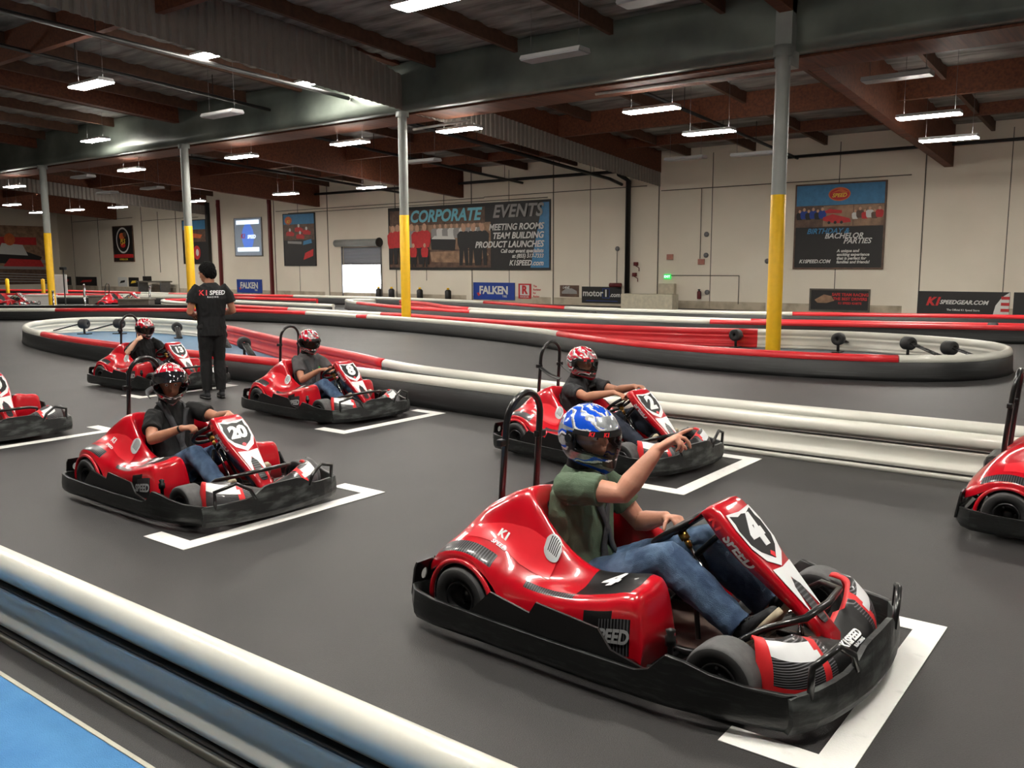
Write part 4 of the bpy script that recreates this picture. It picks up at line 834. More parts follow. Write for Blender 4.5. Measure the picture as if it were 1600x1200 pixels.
    m = MB(); surf_text(m, 'K1', .085, -.16, .13, .2, bold=.03); m.build('flank_lettering', silver, t); m = MB(); surf_text(m, 'SPEED', .06, .12, .11, .2, bold=.04); m.build('flank_lettering', silver, t)
    # engine cover hump and seat
    m = MB(); m.box((-.80, 0, .32), (.30, .40, .3), bev=.05); m.build('engine_block', plastk, t)
    rows = []
    for x, z, hw, lip in ((.02, .13, .15, .03), (-.08, .085, .17, .07), (-.22, .07, .18, .10), (-.36, .08, .185, .13), (-.46, .15, .19, .13), (-.52, .30, .195, .12), (-.565, .46, .19, .10), (-.60, .60, .16, .06), (-.615, .64, .14, .03)):
        r = []
        for j in range(13):
            q = -1+2*j/12; f = abs(q)**3
            r.append(V((x+lip*f*(1 if x < -.4 else .2), hw*q, z+lip*f*(1 if x > -.5 else .3))))
        rows.append(r)
    m = MB(); m.grid(rows); o = m.build('seat', seatm, t); solidify(o, .012, 0)
    # roll hoop
    m = MB(); hp = [(-.84, -.145, .30), (-.825, -.145, .60), (-.80, -.14, .93)] + [(-.80+.02*math.sin(a), -.14*math.cos(a), .93+.15*math.sin(a)) for a in [PI*q/12 for q in range(1, 12)]] + [(-.80, .14, .93), (-.825, .145, .60), (-.84, .145, .30)]
    m.tube(hp, .0175, 12); m.build('roll_hoop', black, t)
    for s in (-1, 1):
        m = MB(); m.box((-.83, .145*s, .45), (.05, .05, .05), bev=.008); m.build('hoop_clamp', chrome, t)
        m = MB(); m.box((-.81, .155*s, .84), (.035, .07, .035), bev=.006); m.build('belt_anchor', plastk, t)
    # steering
    A = V((-.60, 0, .80)).normalized(); Cw = V((.11, 0, .53)); Bx = V((0, 1, 0)); By = A.cross(Bx)
    m = MB(); m.tube([Cw + Bx*.132*math.cos(a)+By*.132*math.sin(a) for a in [2*PI*q/36 for q in range(36)]], .0155, 10, closed=True); m.build('steering_wheel', plastk, t)
    m = MB()
    for a in (0, PI, -PI/2): m.tube([Cw-A*.02, Cw + (Bx*math.cos(a)+By*math.sin(a))*.128], .009, 6)
    m.tube([Cw-A*.02, Cw+A*.004], .035, 14); m.build('wheel_spokes', plastk, t)
    m = MB(); m.tube([Cw-A*.02, Cw-A*.06], .022, 12); m.tube([Cw-A*.06, Cw-A*.10], .014, 10); m.build('steering_hub', gold, t)
    m = MB(); m.tube([Cw-A*.1, (.40, 0, .14)], .011, 8); m.build('steering_column', chrome, t)
    m = MB(); m.tube([(.20, 0, .42), (.38, 0, .615)], .014); m.tube([(.20, -.03, .42), (.30, -.16, .10)], .012); m.tube([(.20, .03, .42), (.30, .16, .10)], .012); m.tube([(.38, -.12, .61), (.38, .12, .61)], .012)
    m.build('column_support', black, t)
    m = MB(); m.tube([(.54, -.37, .10), (.58, -.37, .24), (.66, -.33, .30), (.78, -.2, .335), (.80, 0, .34), (.78, .2, .335), (.66, .33, .30), (.58, .37, .24), (.54, .37, .10)], .0155, 10); m.build('pedal_guard', black, t)
    for s in (-1, 1):
        m = MB(); m.tube([(.64, .18*s, .08), (.62, .18*s, .19)], .008); m.box((.62, .155*s, .20), (.02, .09, .03)); m.build('pedal', chrome, t)
    m = MB(); m.tube([(.26, -.27, .07), (.26, -.50, .07), (.26, -.52, .10)], .01); m.lathe([(.012, .05), (.012, .2), (.022, .2), (.022, .235), (.014, .24), (.02, .26), (0, .27)], (.40, -.60, .06)); m.build('belt_stalk', plastk, t)
    # number fairing
    rows = []
    for s, hw, dep, n0 in ((-.030, .095, .10, -.075), (-.028, .105, .05, -.035), (-.012, .115, .07, -.008), (.02, .125, .075, 0), (.10, .135, .075, 0), (.22, .128, .07, 0), (.34, .105, .06, 0), (.46, .082, .05, 0), (.58, .065, .04, 0), (FL, .058, .03, -.002)):
        c = FT+FD*s
        rows.append([c+V((0, y, 0))+FN*n for y, n in ((-hw*.96, n0-dep), (-hw, n0-.02), (-hw+.004, n0-.006), (-hw+.016, n0), (-hw*.4, n0), (hw*.4, n0), (hw-.016, n0), (hw-.004, n0-.006), (hw, n0-.02), (hw*.96, n0-dep))])
    m = MB(); m.grid(rows); m.add(rows[0], [tuple(range(10))]); o = m.build('number_fairing', red, t); solidify(o, .005, 1)
    m = MB(); fpoly(m, [(.045, -.112), (.055, 0), (.045, .112), (.12, .122), (.22, .115), (.29, .08), (.34, 0), (.29, -.08), (.22, -.115), (.12, -.122)], 0, .001); m.build('number_plate', white, t)
    m = MB(); fpoly(m, [(.058, -.098), (.075, -.04), (.068, 0), (.075, .04), (.058, .098), (.10, .096), (.13, .108), (.205, .10), (.25, .07), (.30, 0), (.25, -.07), (.205, -.10), (.13, -.108), (.10, -.096)], 0, .003); m.build('plate_shield', blackd, t)
    m = MB(); fpoly(m, [(.262, 0), (.277, .02), (.30, 0), (.277, -.02)], 0, .005); m.build('shield_emblem', redl, t)
    m = MB(); fpoly(m, [(.335, -.088), (.345, 0), (.335, .088), (.44, .072), (.56, .055), (.45, .03), (.395, 0), (.45, -.03), (.56, -.055), (.44, -.072)], 0, .001); m.build('fairing_swoosh', white, t)
    m = MB(); fpoly(m, [(.405, 0), (.44, -.03), (.60, -.03), (.62, -.018), (.62, .018), (.60, .03), (.44, .03)], 0, .001); m.build('fairing_stripe', carbon, t)
    for s in (-1, 1):
        for wd, so, mm in (('K1', .045, redbright), ('SPEED', .195, silver)):
            vs_, fs_ = text_me(wd, .062, bold=.04, shear=.2, ext=0); m = MB(); out = []
            for v in vs_:
                q = so+(v.x if s < 0 else -v.x); hw_ = np.interp(q, [-.03, .02, .10, .22, .34, .46], [.105, .125, .135, .128, .105, .082]); c = FT+FD*q; out.append(c+V((0, s*(hw_+.004), 0))+FN*(-.042+v.y))
            m.add(out, fs_, 0, False); m.build('fairing_lettering', mm, t, fixn=False)
    # nose cone
    XO = [(0, .945), (.15, .94), (.3, .915), (.42, .87), (.5, .80), (.54, .70), (.545, .60)]; XI = [(0, .83), (.10, .83), (.16, .80), (.24, .68), (.36, .63), (.44, .60), (.50, .585), (.545, .58)]
    def ip(T_, q):
        q = abs(q)
        for (a, b), (c, d) in zip(T_, T_[1:]):
            if q <= c: return b+(d-b)*(q-a)/(c-a)
        return T_[-1][1]
    rows = []; K = 57
    for i in range(K):
        q = -1+2*i/(K-1); y = .545*q; a = min(1, abs(q)); ay = abs(y)
        # outer outline as rounded U
        ang = q*PI/2; yo = .50*math.sin(ang)/abs(math.sin(PI/2)); xo = .71+.235*math.cos(ang)**.55
        yi = yo*.86; zi = .19+.11*min(1, ay/.3); xi = .71+.235*math.cos(ang)**.55 - (.07+.09*math.cos(ang)**.5) + .01; xi = max(.655, xi) if abs(q) > .25 else xi-.02
        r = []
        for (f, g) in ((0, 0), (.0, .25), (.02, .5), (.05, .75), (.12, .92), (.25, 1), (.45, 1.05), (.65, 1.08), (.85, 1.08), (1, 1.0)):
            x = xo+(xi-xo)*f; yy = yo+(yi-yo)*f; z = .085+(min(zi, .165+.1*f+.08*ay/.5)+.0-.085)*g; r.append((x, yy, z))
        rows.append(r)
    def nf(u, v):
        s = abs(u-.5)*2; j = v*9
        if j < 1.2 or j > 7.6: return 0
        if s > .93: return 0
        if s > .42 and 4.5 < j < 6.8 and (s-.42) > (j-5.6)*.08: return 2
        if .36 < s < .44: return 0
        if s < .30: return 1
        return 3
    m = MB(); m.grid(rows, 0, nf); o = m.build('nose_cone', [redbright, blackd, white, pinstr], t); solidify(o, .006, -1)
    m = MB(); Mx = frame((.90, 0, .213), (0, 1, 0), (-.72, 0, .3)); put_text(m, 'K1SPEED', .05, Mx, bold=.04, shear=.2); put_text(m, 'R A C I N G', .02, Mx @ Matrix.Translation((.02, -.032, 0)), bold=.02); m.build('nose_lettering', white, t, fixn=False)
    return t
def number_kart(t, num):
    m = MB(); put_text(m, num, .205 if len(num) == 1 else .15, FM @ Matrix.Translation((0, -.165, .005)), bold=.055, shear=.12, spacing=.95); o = m.build('race_number', white, t, fixn=False)
    m = MB(); surf_text(m, num, .15 if len(num) == 1 else .12, .02, .555, .25, bold=.05, off=.007); m.build('side_number', white, t, fixn=False)
    m = MB(); vs, fs = text_me(num, .11, bold=.05, ext=0); out = []
    for v in vs:
        p, n = surf(.02-v.x, .555+v.y/rowlen(.02), .007); out.append((p.x, -p.y, p.z))
    m.add(out, fs, 0, False); m.build('side_number', white, t, fixn=False)
PROTO = make_kart()
KARTS = {
 '4': (-1.78, 3.39, -1.5, .95, '4', 'nearest red go-kart, driven by the man in the green shirt, bumper on the white bracket'),
 '20': (-5.47, 3.52, 0, .89, '20', 'red go-kart with white number 20 on its nose, driver in a black shirt'),
 '2': (-3.83, 6.39, -8, .88, '2', 'red go-kart behind the nearest one, number 2 on its nose'),
 '8': (-7.54, 6.46, -4, .87, '8', 'red go-kart with number 8, driver in grey printed shirt'),
 '13': (-11.14, 6.6, 3, .88, '13', 'red go-kart with number 13 beside the standing staff member'),
 'L': (-9.45, 3.62, 0, .88, '0', 'red go-kart cut off by the left picture edge, only its nose in view'),
 'R': (-.09, 6.35, 0, .9, '7', 'red go-kart cut off by the right picture edge, only its rear in view'),
 'P1': (-35.4, 15.0, 30, .9, '5', 'far red kart parked in the pit lane at the left picture edge'),
 'P2': (-31.7, 17.5, 30, .9, '9', 'far red kart parked in the pit lane beside the yellow column')}
KO = {}
first = True
for k, (x, y, a, s, num, lab) in KARTS.items():
    o = PROTO if first else copy_tree(PROTO, skip=('race_number', 'side_number')); first = False
    o.location = (x, y, 0); o.rotation_euler = (0, 0, math.radians(a)); o.scale = (s, s, s)
    tag(o, lab, 'go-kart', 'red go-karts'); number_kart(o, num); KO[k] = o

# ================================================================== PEOPLE
def finger(bm, p, d, up_, lens, rad, bends):
    side = d.cross(up_).normalized(); pts = [(p, rad)]
    for l, r_, b in zip(lens, (rad*.97, rad*.92, rad*.8), bends):
        R = Matrix.Rotation(-math.radians(b), 3, side); d = (R @ d).normalized(); p = p + d*l; pts.append((p, r_))
    limb(bm, pts, n=10)
def hand(bm, w_, d, up_, right, curls, thumb=(20, 20), spread=4, k=1.0, tup=0):
    """w_: wrist point, d: direction of the hand, up_: back of the hand, right: True for a right hand"""
    d = V(d).normalized(); up_ = V(up_); up_ = (up_-d*up_.dot(d)).normalized()
    ts = up_.cross(d)*(1 if right else -1)      # thumb side
    P = lambda a, b, c: V(w_) + d*a*k + ts*b*k + up_*c*k
    limb(bm, [(P(-.01, 0, 0), .026*k, .019*k), (P(.02, 0, 0), .030*k, .018*k), (P(.055, 0, 0), .038*k, .017*k), (P(.085, -.002, -.001), .039*k, .014*k)], side=ts, n=16)
    limb(bm, [(P(.015, .012, -.008), .017*k), (P(.05, .034, -.012), .014*k)], n=10)
    for i, (o, l) in enumerate(((.028, .074), (.010, .082), (-.010, .076), (-.028, .060))):
        s_ = math.radians(spread*(1.5-i)); dd = (d*math.cos(s_)+ts*math.sin(s_)).normalized(); c = curls[i]
        c = c if isinstance(c, (tuple, list)) else (c, c*1.1, c*.7)
        finger(bm, P(.084-.004*abs(i-1), o, 0), dd, up_, (l*.45*k, l*.31*k, l*.24*k), .0088*k*(1, 1.02, .98, .88)[i], c)
    td = (d*.62+ts*.72-up_*.12).normalized(); td = (Matrix.Rotation(math.radians(-tup), 3, d) @ td)
    finger(bm, P(.048, .034, -.012), td, (up_*.4-ts).normalized() if False else up_, (.036*k, .030*k, .012*k), .0105*k, (thumb[0], thumb[1], thumb[1]*.5))

def helmet(parent, Hm, shell_cols, name='helmet', raised=False, k=1.0, patt=0, tint=False):
    """closed full face helmet; Hm places its centre, x forward"""
    ax, ay, az = .158*k, .132*k, .15*k
    def sp(a, e):       # azimuth, elevation in radians
        ce = math.cos(e); x = ax*ce*math.cos(a); y = ay*ce*math.sin(a)*(1+.04*math.cos(2*a)); z = az*math.sin(e)*(1.0 if e > 0 else .95)
        if e < math.radians(-8):
            f = math.exp(-(a/.55)**2)*min(1, (-e-math.radians(8))/.5); x += .052*f*k; z -= .020*f*k; y *= 1-.2*f
        if abs(a) > 2.0 and e < -.3: x += .012*k
        return V((x, y, z))
    NA, NE = 200, 120; e0, e1 = math.radians(-58), PI/2
    win = lambda a, e: abs(a) < math.radians(74) and math.radians(-19+6*(abs(a)/1.3)**2) < e < math.radians(20-5*(abs(a)/1.3)**2)
    def col(u, v):
        e = e0+(e1-e0)*u; a = -PI+2*PI*v; ad, ed = abs(math.degrees(a)), math.degrees(e)
        if win(a, e): return None
        if abs(a) < math.radians(82) and math.radians(-23+6*(a/1.3)**2) < e < math.radians(24-5*(a/1.3)**2): return 3
        if ad < 24 and -36 < ed < -26: return 3
        if 68 < ad < 96 and -14 < ed < 14: return 3
        n = noise.noise(V((ad*.045, ed*.05, patt)))
        if ed < -46: return 0 if patt < 9 else 1
        if ed > 20:
            s = ed - .45*ad + 14*n
            q = (s+200) % 27
            if ad < 34 and ed < 50 and ed > 24+.25*ad: return 1 if (q > 4 or patt < 4) else 2
            return 0 if q > 8.5 else (2 if q > 4.2 else 1)
        s = ed + .33*ad + 10*n; q = (s+200) % 30
        if q < 4: return 2
        if q < 9: return 0
        return 1 if q < 25 else 3
    rows = [[sp(-PI+2*PI*j/NA, e0+(e1-e0)*i/NE) for j in range(NA+1)] for i in range(NE+1)]
    m = MB(); m.grid(rows, 0, col)
    m.v = [tuple(Hm @ V(q)) for q in m.v]
    o = m.build(name, shell_cols, parent); solidify(o, .012*k, -1 )
    # visor
    def vs(e_lo, e_hi, off, aw=80, de=0):
        rr = []
        for i in range(13):
            e = math.radians(e_lo+(e_hi-e_lo)*i/12); r = []
            for j in range(41):
                a = math.radians(-aw+2*aw*j/40); p = sp(a, e); p = p*(1+off); 
                if de: p = Matrix.Rotation(-math.radians(de), 3, 'Y') @ p
                r.append(Hm @ p)
            rr.append(r)
        return rr
    m = MB()
    if raised: m.grid(vs(-12, 20, .03, 78, 33)); o = m.build('visor', visor, o)
    else: m.grid(vs(-20, 21, .02)); vo = m.build('visor', tintm if tint else clearv, o); m = MB(); m.grid(vs(13.5, 21.5, .026, 78)); st_ = m.build('visor_strip', blackd, o)
    if not raised:
        for a_, w in ((-42, 'K1'), (-14, 'K1')):
            p = sp(math.radians(a_), math.radians(17.4))*1.034; q = (sp(math.radians(a_+4), math.radians(17.4))-sp(math.radians(a_-4), math.radians(17.4))).normalized(); uu = (sp(math.radians(a_), math.radians(20))-sp(math.radians(a_), math.radians(14))).normalized()
            m = MB(); Mx = Hm @ frame(p, q, uu); put_text(m, w, .024*k, Mx, bold=.06, shear=.2, ext=.0006); m.build('visor_logo', redl, o, fixn=False)
    c = [Hm @ (V((ax*.1, ay*1.02*s_, az*.06))) for s_ in (-1, 1)]
    for s_, p in zip((-1, 1), c):
        m = MB()
        n_ = (Hm.to_3x3() @ V((.1, s_, .05))).normalized(); m.tube([p-n_*.006, p+n_*.005], .02*k, 16); m.build('visor_pivot', blackd, o)
    return o
clearv = bpy.data.materials.new('clear_visor'); clearv.use_nodes = True
_n = clearv.node_tree.nodes; _l = clearv.node_tree.links; _n.remove(_n['Principled BSDF'])
_t = _n.new('ShaderNodeBsdfTransparent'); _t.inputs[0].default_value = (.95, .97, .97, 1); _g = _n.new('ShaderNodeBsdfGlossy'); _g.inputs['Roughness'].default_value = .06
_f = _n.new('ShaderNodeFresnel'); _f.inputs[0].default_value = 1.6; _x = _n.new('ShaderNodeMixShader'); _l.new(_f.outputs[0], _x.inputs[0]); _l.new(_t.outputs[0], _x.inputs[1]); _l.new(_g.outputs[0], _x.inputs[2]); _l.new(_x.outputs[0], _n['Material Output'].inputs[0])
tintm = clearv.copy(); tintm.name = 'smoked_visor'
for n_ in tintm.node_tree.nodes:
    if n_.type == 'BSDF_TRANSPARENT': n_.inputs[0].default_value = (.30, .30, .31, 1)
h_blue = mat('helmet_blue', (22, 84, 214), .2, coat=1, metal=.1, var=.1); h_sil = mat('helmet_silver', (176, 182, 186), .25, coat=1, metal=.1, rgb2=(112, 116, 120), scale=22); h_wht = mat('helmet_white', (228, 230, 232), .25, coat=1); h_blk = mat('helmet_black', (14, 14, 15), .3, coat=.6)
h_red = mat('helmet_red', (190, 18, 44), .22, coat=1, var=.1); h_sil2 = mat('helmet_grey', (156, 152, 154), .25, coat=1, metal=.1, rgb2=(176, 60, 70), scale=18, thr=(.5, .62))

def head(bm, Hm):
    R = Hm.to_3x3(); c = Hm.translation + Hm.to_3x3() @ V((.016, 0, .004))
    ellipsoid(bm, c+R @ V((-.012, 0, .012)), (.094, .082, .114), R)
    ellipsoid(bm, c+R @ V((.022, 0, -.05)), (.064, .062, .064), R)
    limb(bm, [(c+R @ V((.078, 0, .022)), .009), (c+R @ V((.094, 0, -.008)), .011), (c+R @ V((.100, 0, -.018)), .013)], n=10)
    for s in (-1, 1):
        limb(bm, [(c+R @ V((.078, .012*s, .034)), .010), (c+R @ V((.066, .045*s, .032)), .009)], n=8)
        ellipsoid(bm, c+R @ V((.058, .036*s, -.018)), (.022, .02, .016), R)
        ellipsoid(bm, c+R @ V((-.005, .076*s, .0)), (.02, .01, .03), R)
    limb(bm, [(c+R @ V((.078, -.02, -.05)), .007), (c+R @ V((.086, 0, -.05)), .009), (c+R @ V((.078, .02, -.05)), .007)], n=8)
def eyes(parent, Hm):
    for s in (-1, 1):
        m = MB(); m.lathe([(0, -.0125), (.0075, -.010), (.0115, -.005), (.0125, 0), (.0115, .005), (.0075, .010), (0, .0125)], axis='X', n=14)
        m.lathe([(.0062, .0112), (.004, .0128), (0, .0132)], axis='X', n=14, mi=1)
        R = Hm @ Matrix.Translation((.087, .033*s, .015)); m.v = [tuple(R @ V(q)) for q in m.v]; m.build('eye', [eyew, eyed], parent)
def shoe(parent, heel, toe, up_, m_upper, m_sole, k=1.0):
    heel, toe, up_ = V(heel), V(toe), V(up_); d = (toe-heel).normalized(); up_ = (up_-d*up_.dot(d)).normalized(); L_ = (toe-heel).length; s_ = d.cross(up_)
    bm = bmesh.new()
    limb(bm, [(heel+d*.02*k+up_*.035, .034*k, .036*k), (heel+d*.35*L_+up_*.036, .038*k, .038*k), (heel+d*.68*L_+up_*.026, .046*k, .028*k), (toe-d*.03+up_*.02, .040*k, .022*k)], side=s_, n=16)
    limb(bm, [(heel+d*.045*k+up_*.03, .034*k), (heel+d*.04*k+up_*.10, .036*k)], n=14)
    o = fuse('shoe', bm, m_upper, parent, .006, 3)
    m = MB(); rows = []
    for f, w_ in ((-.06, .012), (0, .030), (.12, .036), (.35, .034), (.6, .044), (.8, .046), (.93, .034), (1.0, .014)):
        c = heel+d*L_*f; rows.append([c+s_*w_*k*a+up_*b for a, b in ((-1, .016), (-1, -.006), (-.8, -.012), (.8, -.012), (1, -.006), (1, .016))])
    m.grid(rows, wrap=True); m.add(rows[0], [tuple(range(6))]); m.add(rows[-1], [tuple(range(6))]); so = m.build('sole', m_sole, o)
    m = MB()
    for f in (.42, .5, .58): c = heel+d*L_*f+up_*(.075-.09*(f-.35)); m.tube([c-s_*.022, c+up_*.003, c+s_*.022], .0035, 6)
    m.build('lace', m_sole if m_sole is not solem else plastk, o)
    return o
def lerp(a, b, f): return V(a).lerp(V(b), f)

def person(root, cfg, lab, vox=.008):
    """root: the kart whose seat frame the joints are given in (None = world)"""
    J = cfg['J']; Hm = cfg['Hm']; bm = bmesh.new(); sk = cfg['skin']; k = cfg.get('k', 1); g = cfg.get('g', 1.14)*k; gt = (1+(g/k-1)*.55)*k
    pv, wa, ch, nk = (V(J[q]) for q in ('pelvis', 'waist', 'chest', 'neck')); sd = (V(J['shR'])-V(J['shL'])).normalized()
    hc = Hm.translation; R = Hm.to_3x3()
    # one continuous body: trunk, limbs, hands and head fused
    limb(bm, [(pv, .13*k, .09*k), (wa, .125*k, .085*k), (ch, .15*k, .10*k), (lerp(ch, nk, .72), .13*k, .075*k), (nk, .058*k, .056*k), (hc+R @ V((-.02, 0, -.06)), .055*k, .055*k)], side=sd, n=20)
    head(bm, Hm)
    for s in 'RL':
        S, E_, W_ = V(J['sh'+s]), V(J['el'+s]), V(J['wr'+s])
        limb(bm, [(lerp(S, ch, .25), .036*g), (S, .041*g), (lerp(S, E_, .45), .044*g), (lerp(S, E_, .85), .038*g), (E_, .038*g), (lerp(E_, W_, .25), .041*g), (lerp(E_, W_, .7), .030*g), (W_, .025*g, .024*k)], n=16)
        h = cfg['hand'+s]; hand(bm, W_, h['d'], h['up'], s == 'R', h['c'], h.get('th', (25, 30)), h.get('sp', 4), h.get('k', 1.0)*k)
        H_, K_, A_ = V(J['hip'+s]), V(J['kn'+s]), V(J['an'+s])
        limb(bm, [(lerp(H_, pv, .3), .075*k), (lerp(H_, K_, .2), .068*k), (lerp(H_, K_, .85), .048*k), (K_, .046*k), (lerp(K_, A_, .35), .046*k), (A_, .030*k)], n=14)
    o = fuse('person', bm, sk, None, vox, 3)
    if root is not None: o.location = root.location; o.rotation_euler = root.rotation_euler; o.scale = root.scale
    tag(o, lab, 'person')
    if not cfg.get('noface'): eyes(o, Hm)
    # shirt
    bm = bmesh.new(); gx = .016
    limb(bm, [(lerp(pv, wa, cfg.get('hem', -.1)), .165*gt, .120*gt), (lerp(pv, wa, .5), .16*gt, .118*gt), (wa, .155*gt, .112*gt), (lerp(wa, ch, .55), .170*gt, .120*gt), (ch, .186*gt, .124*gt), (lerp(ch, nk, .5), .178*gt, .107*gt), (lerp(ch, nk, .8), .12*gt, .085*gt), (lerp(ch, nk, 1.03), .078*k, .072*k)], side=sd, n=24, cap=(0, 0))
    cuts = []
    for s in 'RL':
        S, E_, W_ = V(J['sh'+s]), V(J['el'+s]), V(J['wr'+s]); f = cfg.get('sleeve', .62)
        g2 = g*.5+k*.56; limb(bm, [(lerp(S, ch, .45), .062*g2), (lerp(S, ch, .05), .066*g2), (lerp(S, E_, .25), .065*g2), (lerp(S, E_, f), .0635*g2)], n=18, cap=(1, 0))
        if f > 1: limb(bm, [(E_, .052*g), (lerp(E_, W_, f-1), .042*g)], n=16, cap=(1, 0))
    so = fuse('shirt', bm, cfg['shirt'], o, vox, 3, wr=cfg.get('wr', .008), wf=cfg.get('wf', 10))
    # trousers
    bm = bmesh.new()
    limb(bm, [(lerp(pv, wa, .35), .150*g, .108*g), (pv, .165*g, .115*g), (lerp(pv, wa, -.35), .15*g, .105*g)], side=sd, n=20, cap=(0, 1))
    for s in 'RL':
        H_, K_, A_ = V(J['hip'+s]), V(J['kn'+s]), V(J['an'+s])
        limb(bm, [(lerp(H_, pv, .25), .088*g), (lerp(H_, K_, .2), .086*g), (lerp(H_, K_, .6), .074*g), (lerp(H_, K_, .93), .066*g), (K_, .064*g), (lerp(K_, A_, .12), .064*g), (lerp(K_, A_, .4), .066*g), (lerp(K_, A_, .75), .056*g), (lerp(K_, A_, .97), .052*g)], n=18, cap=(1, 0))
    fuse('trousers', bm, cfg['legs'], o, vox, 3, wr=.006, wf=11)
    for s in 'RL': shoe(o, J['he'+s], J['to'+s], cfg['shup'], cfg.get('shoe', shoem), cfg.get('sole', solem))
    if cfg.get('helmet'):
        # neck cloth
        bm = bmesh.new(); limb(bm, [(lerp(ch, nk, .86), .082*k, .076*k), (nk, .072*k, .070*k), (lerp(nk, hc, .55), .075*k, .075*k), (hc+R @ V((-.02, 0, -.05)), .082, .085)], side=sd, n=18); fuse('neck_cloth', bm, balac, o, .008, 4, wr=.004)
        bm = bmesh.new(); ellipsoid(bm, hc+R @ V((-.040, 0, .012)), (.098, .098, .124), R); fuse('balaclava', bm, balac, o, .01, 2)
        helmet(o, Hm, cfg['helmet'], raised=cfg.get('raised', False), patt=cfg.get('patt', 1.3), k=1.08, tint=cfg.get('tint', False))
    return o, so
from mathutils.bvhtree import BVHTree
def straps(kart, shirt, lines, off=.007, w_=.024, name='seat_belt'):
    bv = BVHTree.FromPolygons([v.co for v in shirt.data.vertices], [tuple(p.vertices) for p in shirt.data.polygons])
    for ln in lines:
        P = catmull(ln[0], 6); r1, r2_ = [], []; pts = []
        for p in P:
            loc, no, i, d = bv.find_nearest(p)
            if d < .12 and not ln[1]: pts.append((loc+no*off, no))
            else: pts.append((p, V((1, 0, .3)).normalized()))
        rows = []
        for i, (p, n) in enumerate(pts):
            tng = (pts[min(i+1, len(pts)-1)][0]-pts[max(i-1, 0)][0]).normalized(); s = tng.cross(n).normalized()
            rows.append([p-s*w_+n*.0, p-s*w_+n*.004, p+s*w_+n*.004, p+s*w_+n*.0])
        m = MB(); m.grid(rows, wrap=True); m.add(rows[0], [(0, 1, 2, 3)]); m.add(rows[-1], [(0, 1, 2, 3)]); m.build(name, ln[2] if len(ln) > 2 else webbing, kart)
def HM(c, yaw, pitch=0, roll=0):
    return Matrix.Translation(c) @ (Matrix.Rotation(math.radians(yaw), 4, 'Z') @ Matrix.Rotation(math.radians(pitch), 4, 'Y') @ Matrix.Rotation(math.radians(roll), 4, 'X'))
BASEJ = dict(pelvis=(-.36, 0, .185), waist=(-.41, 0, .34), chest=(-.44, 0, .53), neck=(-.44, 0, .74),
    shR=(-.41, -.175, .665), shL=(-.41, .175, .665), elR=(-.22, -.25, .44), elL=(-.22, .25, .44), wrR=(.0, -.15, .53), wrL=(.0, .15, .53),
    hipR=(-.31, -.10, .185), hipL=(-.31, .10, .185), knR=(.15, -.16, .40), knL=(.17, .15, .41), anR=(.53, -.145, .19), anL=(.54, .145, .20),
    heR=(.535, -.145, .115), toR=(.67, -.155, .33), heL=(.545, .145, .12), toL=(.67, .155, .34))
SH = (-.8, 0, .55)
grip = dict(d=(.75, .25, -.1), up=(-.2, 0, 1), c=[(55, 70, 40)]*4, th=(30, 40))
def gr(s): return dict(d=(.72, .30*s, .12), up=(-.3, -.5*s, .85), c=[(50, 75, 40)]*4, th=(30, 40))
# nearest driver: green shirt, pointing
J = dict(BASEJ); J.update(shR=(-.385, -.185, .685), elR=(-.11, -.145, .685), wrR=(.015, -.035, .895), elL=(-.27, .29, .42), wrL=(-.075, .215, .495), shL=(-.42, .175, .655))
J.update(knR=(.14, -.16, .43), knL=(.17, .13, .45), anR=(.485, -.135, .19), anL=(.50, .13, .205), heR=(.50, -.135, .115), toR=(.655, -.14, .315), heL=(.515, .13, .12), toL=(.645, .135, .33))
c4 = dict(g=1.3, J=J, Hm=HM((-.39, 0, .90), -16, 6), skin=skin, shirt=greensh, legs=denim, helmet=[h_blue, h_sil, h_wht, h_blk], shup=SH, patt=1.3,
    handR=dict(k=1.12, d=(.125, .05, .10), up=(-.5, -.25, .85), c=[(4, 8, 5), (42, 45, 25), (62, 60, 35), (70, 62, 35)], th=(25, 35), sp=3), handL=dict(d=(.75, -.35, .2), up=(-.1, .1, 1), c=[(35, 40, 25)]*4, th=(10, 20)))
drv, sh = person(KO['4'], c4, 'person in a green t-shirt and blue helmet pointing ahead from the nearest kart', .0055)
straps(KO['4'], sh, [([(-.30, .06, .74), (-.30, .055, .66), (-.29, .02, .55), (-.27, -.02, .44), (-.24, -.06, .33), (-.26, -.15, .24)], False), ([(-.30, -.04, .72), (-.31, -.05, .60), (-.29, -.02, .50), (-.26, .04, .38), (-.25, .12, .27)], False)], w_=.022)
# number 20: black shirt, right hand on the wheel, left lifted
J = dict(BASEJ); J.update(shR=(-.38, -.19, .645), shL=(-.38, .17, .66), elR=(-.19, -.32, .50), wrR=(.055, -.20, .60), elL=(-.14, .25, .60), wrL=(.10, .19, .665), neck=(-.43, -.01, .74))
J.update(anR=(.50, -.16, .17), heR=(.52, -.17, .10), toR=(.68, -.20, .28), anL=(.56, .12, .19), heL=(.575, .12, .12), toL=(.67, .12, .35))
c20 = dict(J=J, Hm=HM((-.36, -.03, .905), -28, 14), skin=skin2, shirt=blacksh, legs=denim, helmet=[h_red, h_sil2, h_wht, h_blk], shup=SH, raised=True, patt=5.1, handR=gr(1), handL=dict(d=(.8, -.25, -.1), up=(.1, .3, 1), c=[(45, 55, 30)]*4, th=(10, 20)))
drv, sh = person(KO['20'], c20, 'person in a black t-shirt and jeans with raised helmet visor, driving the kart numbered 20')
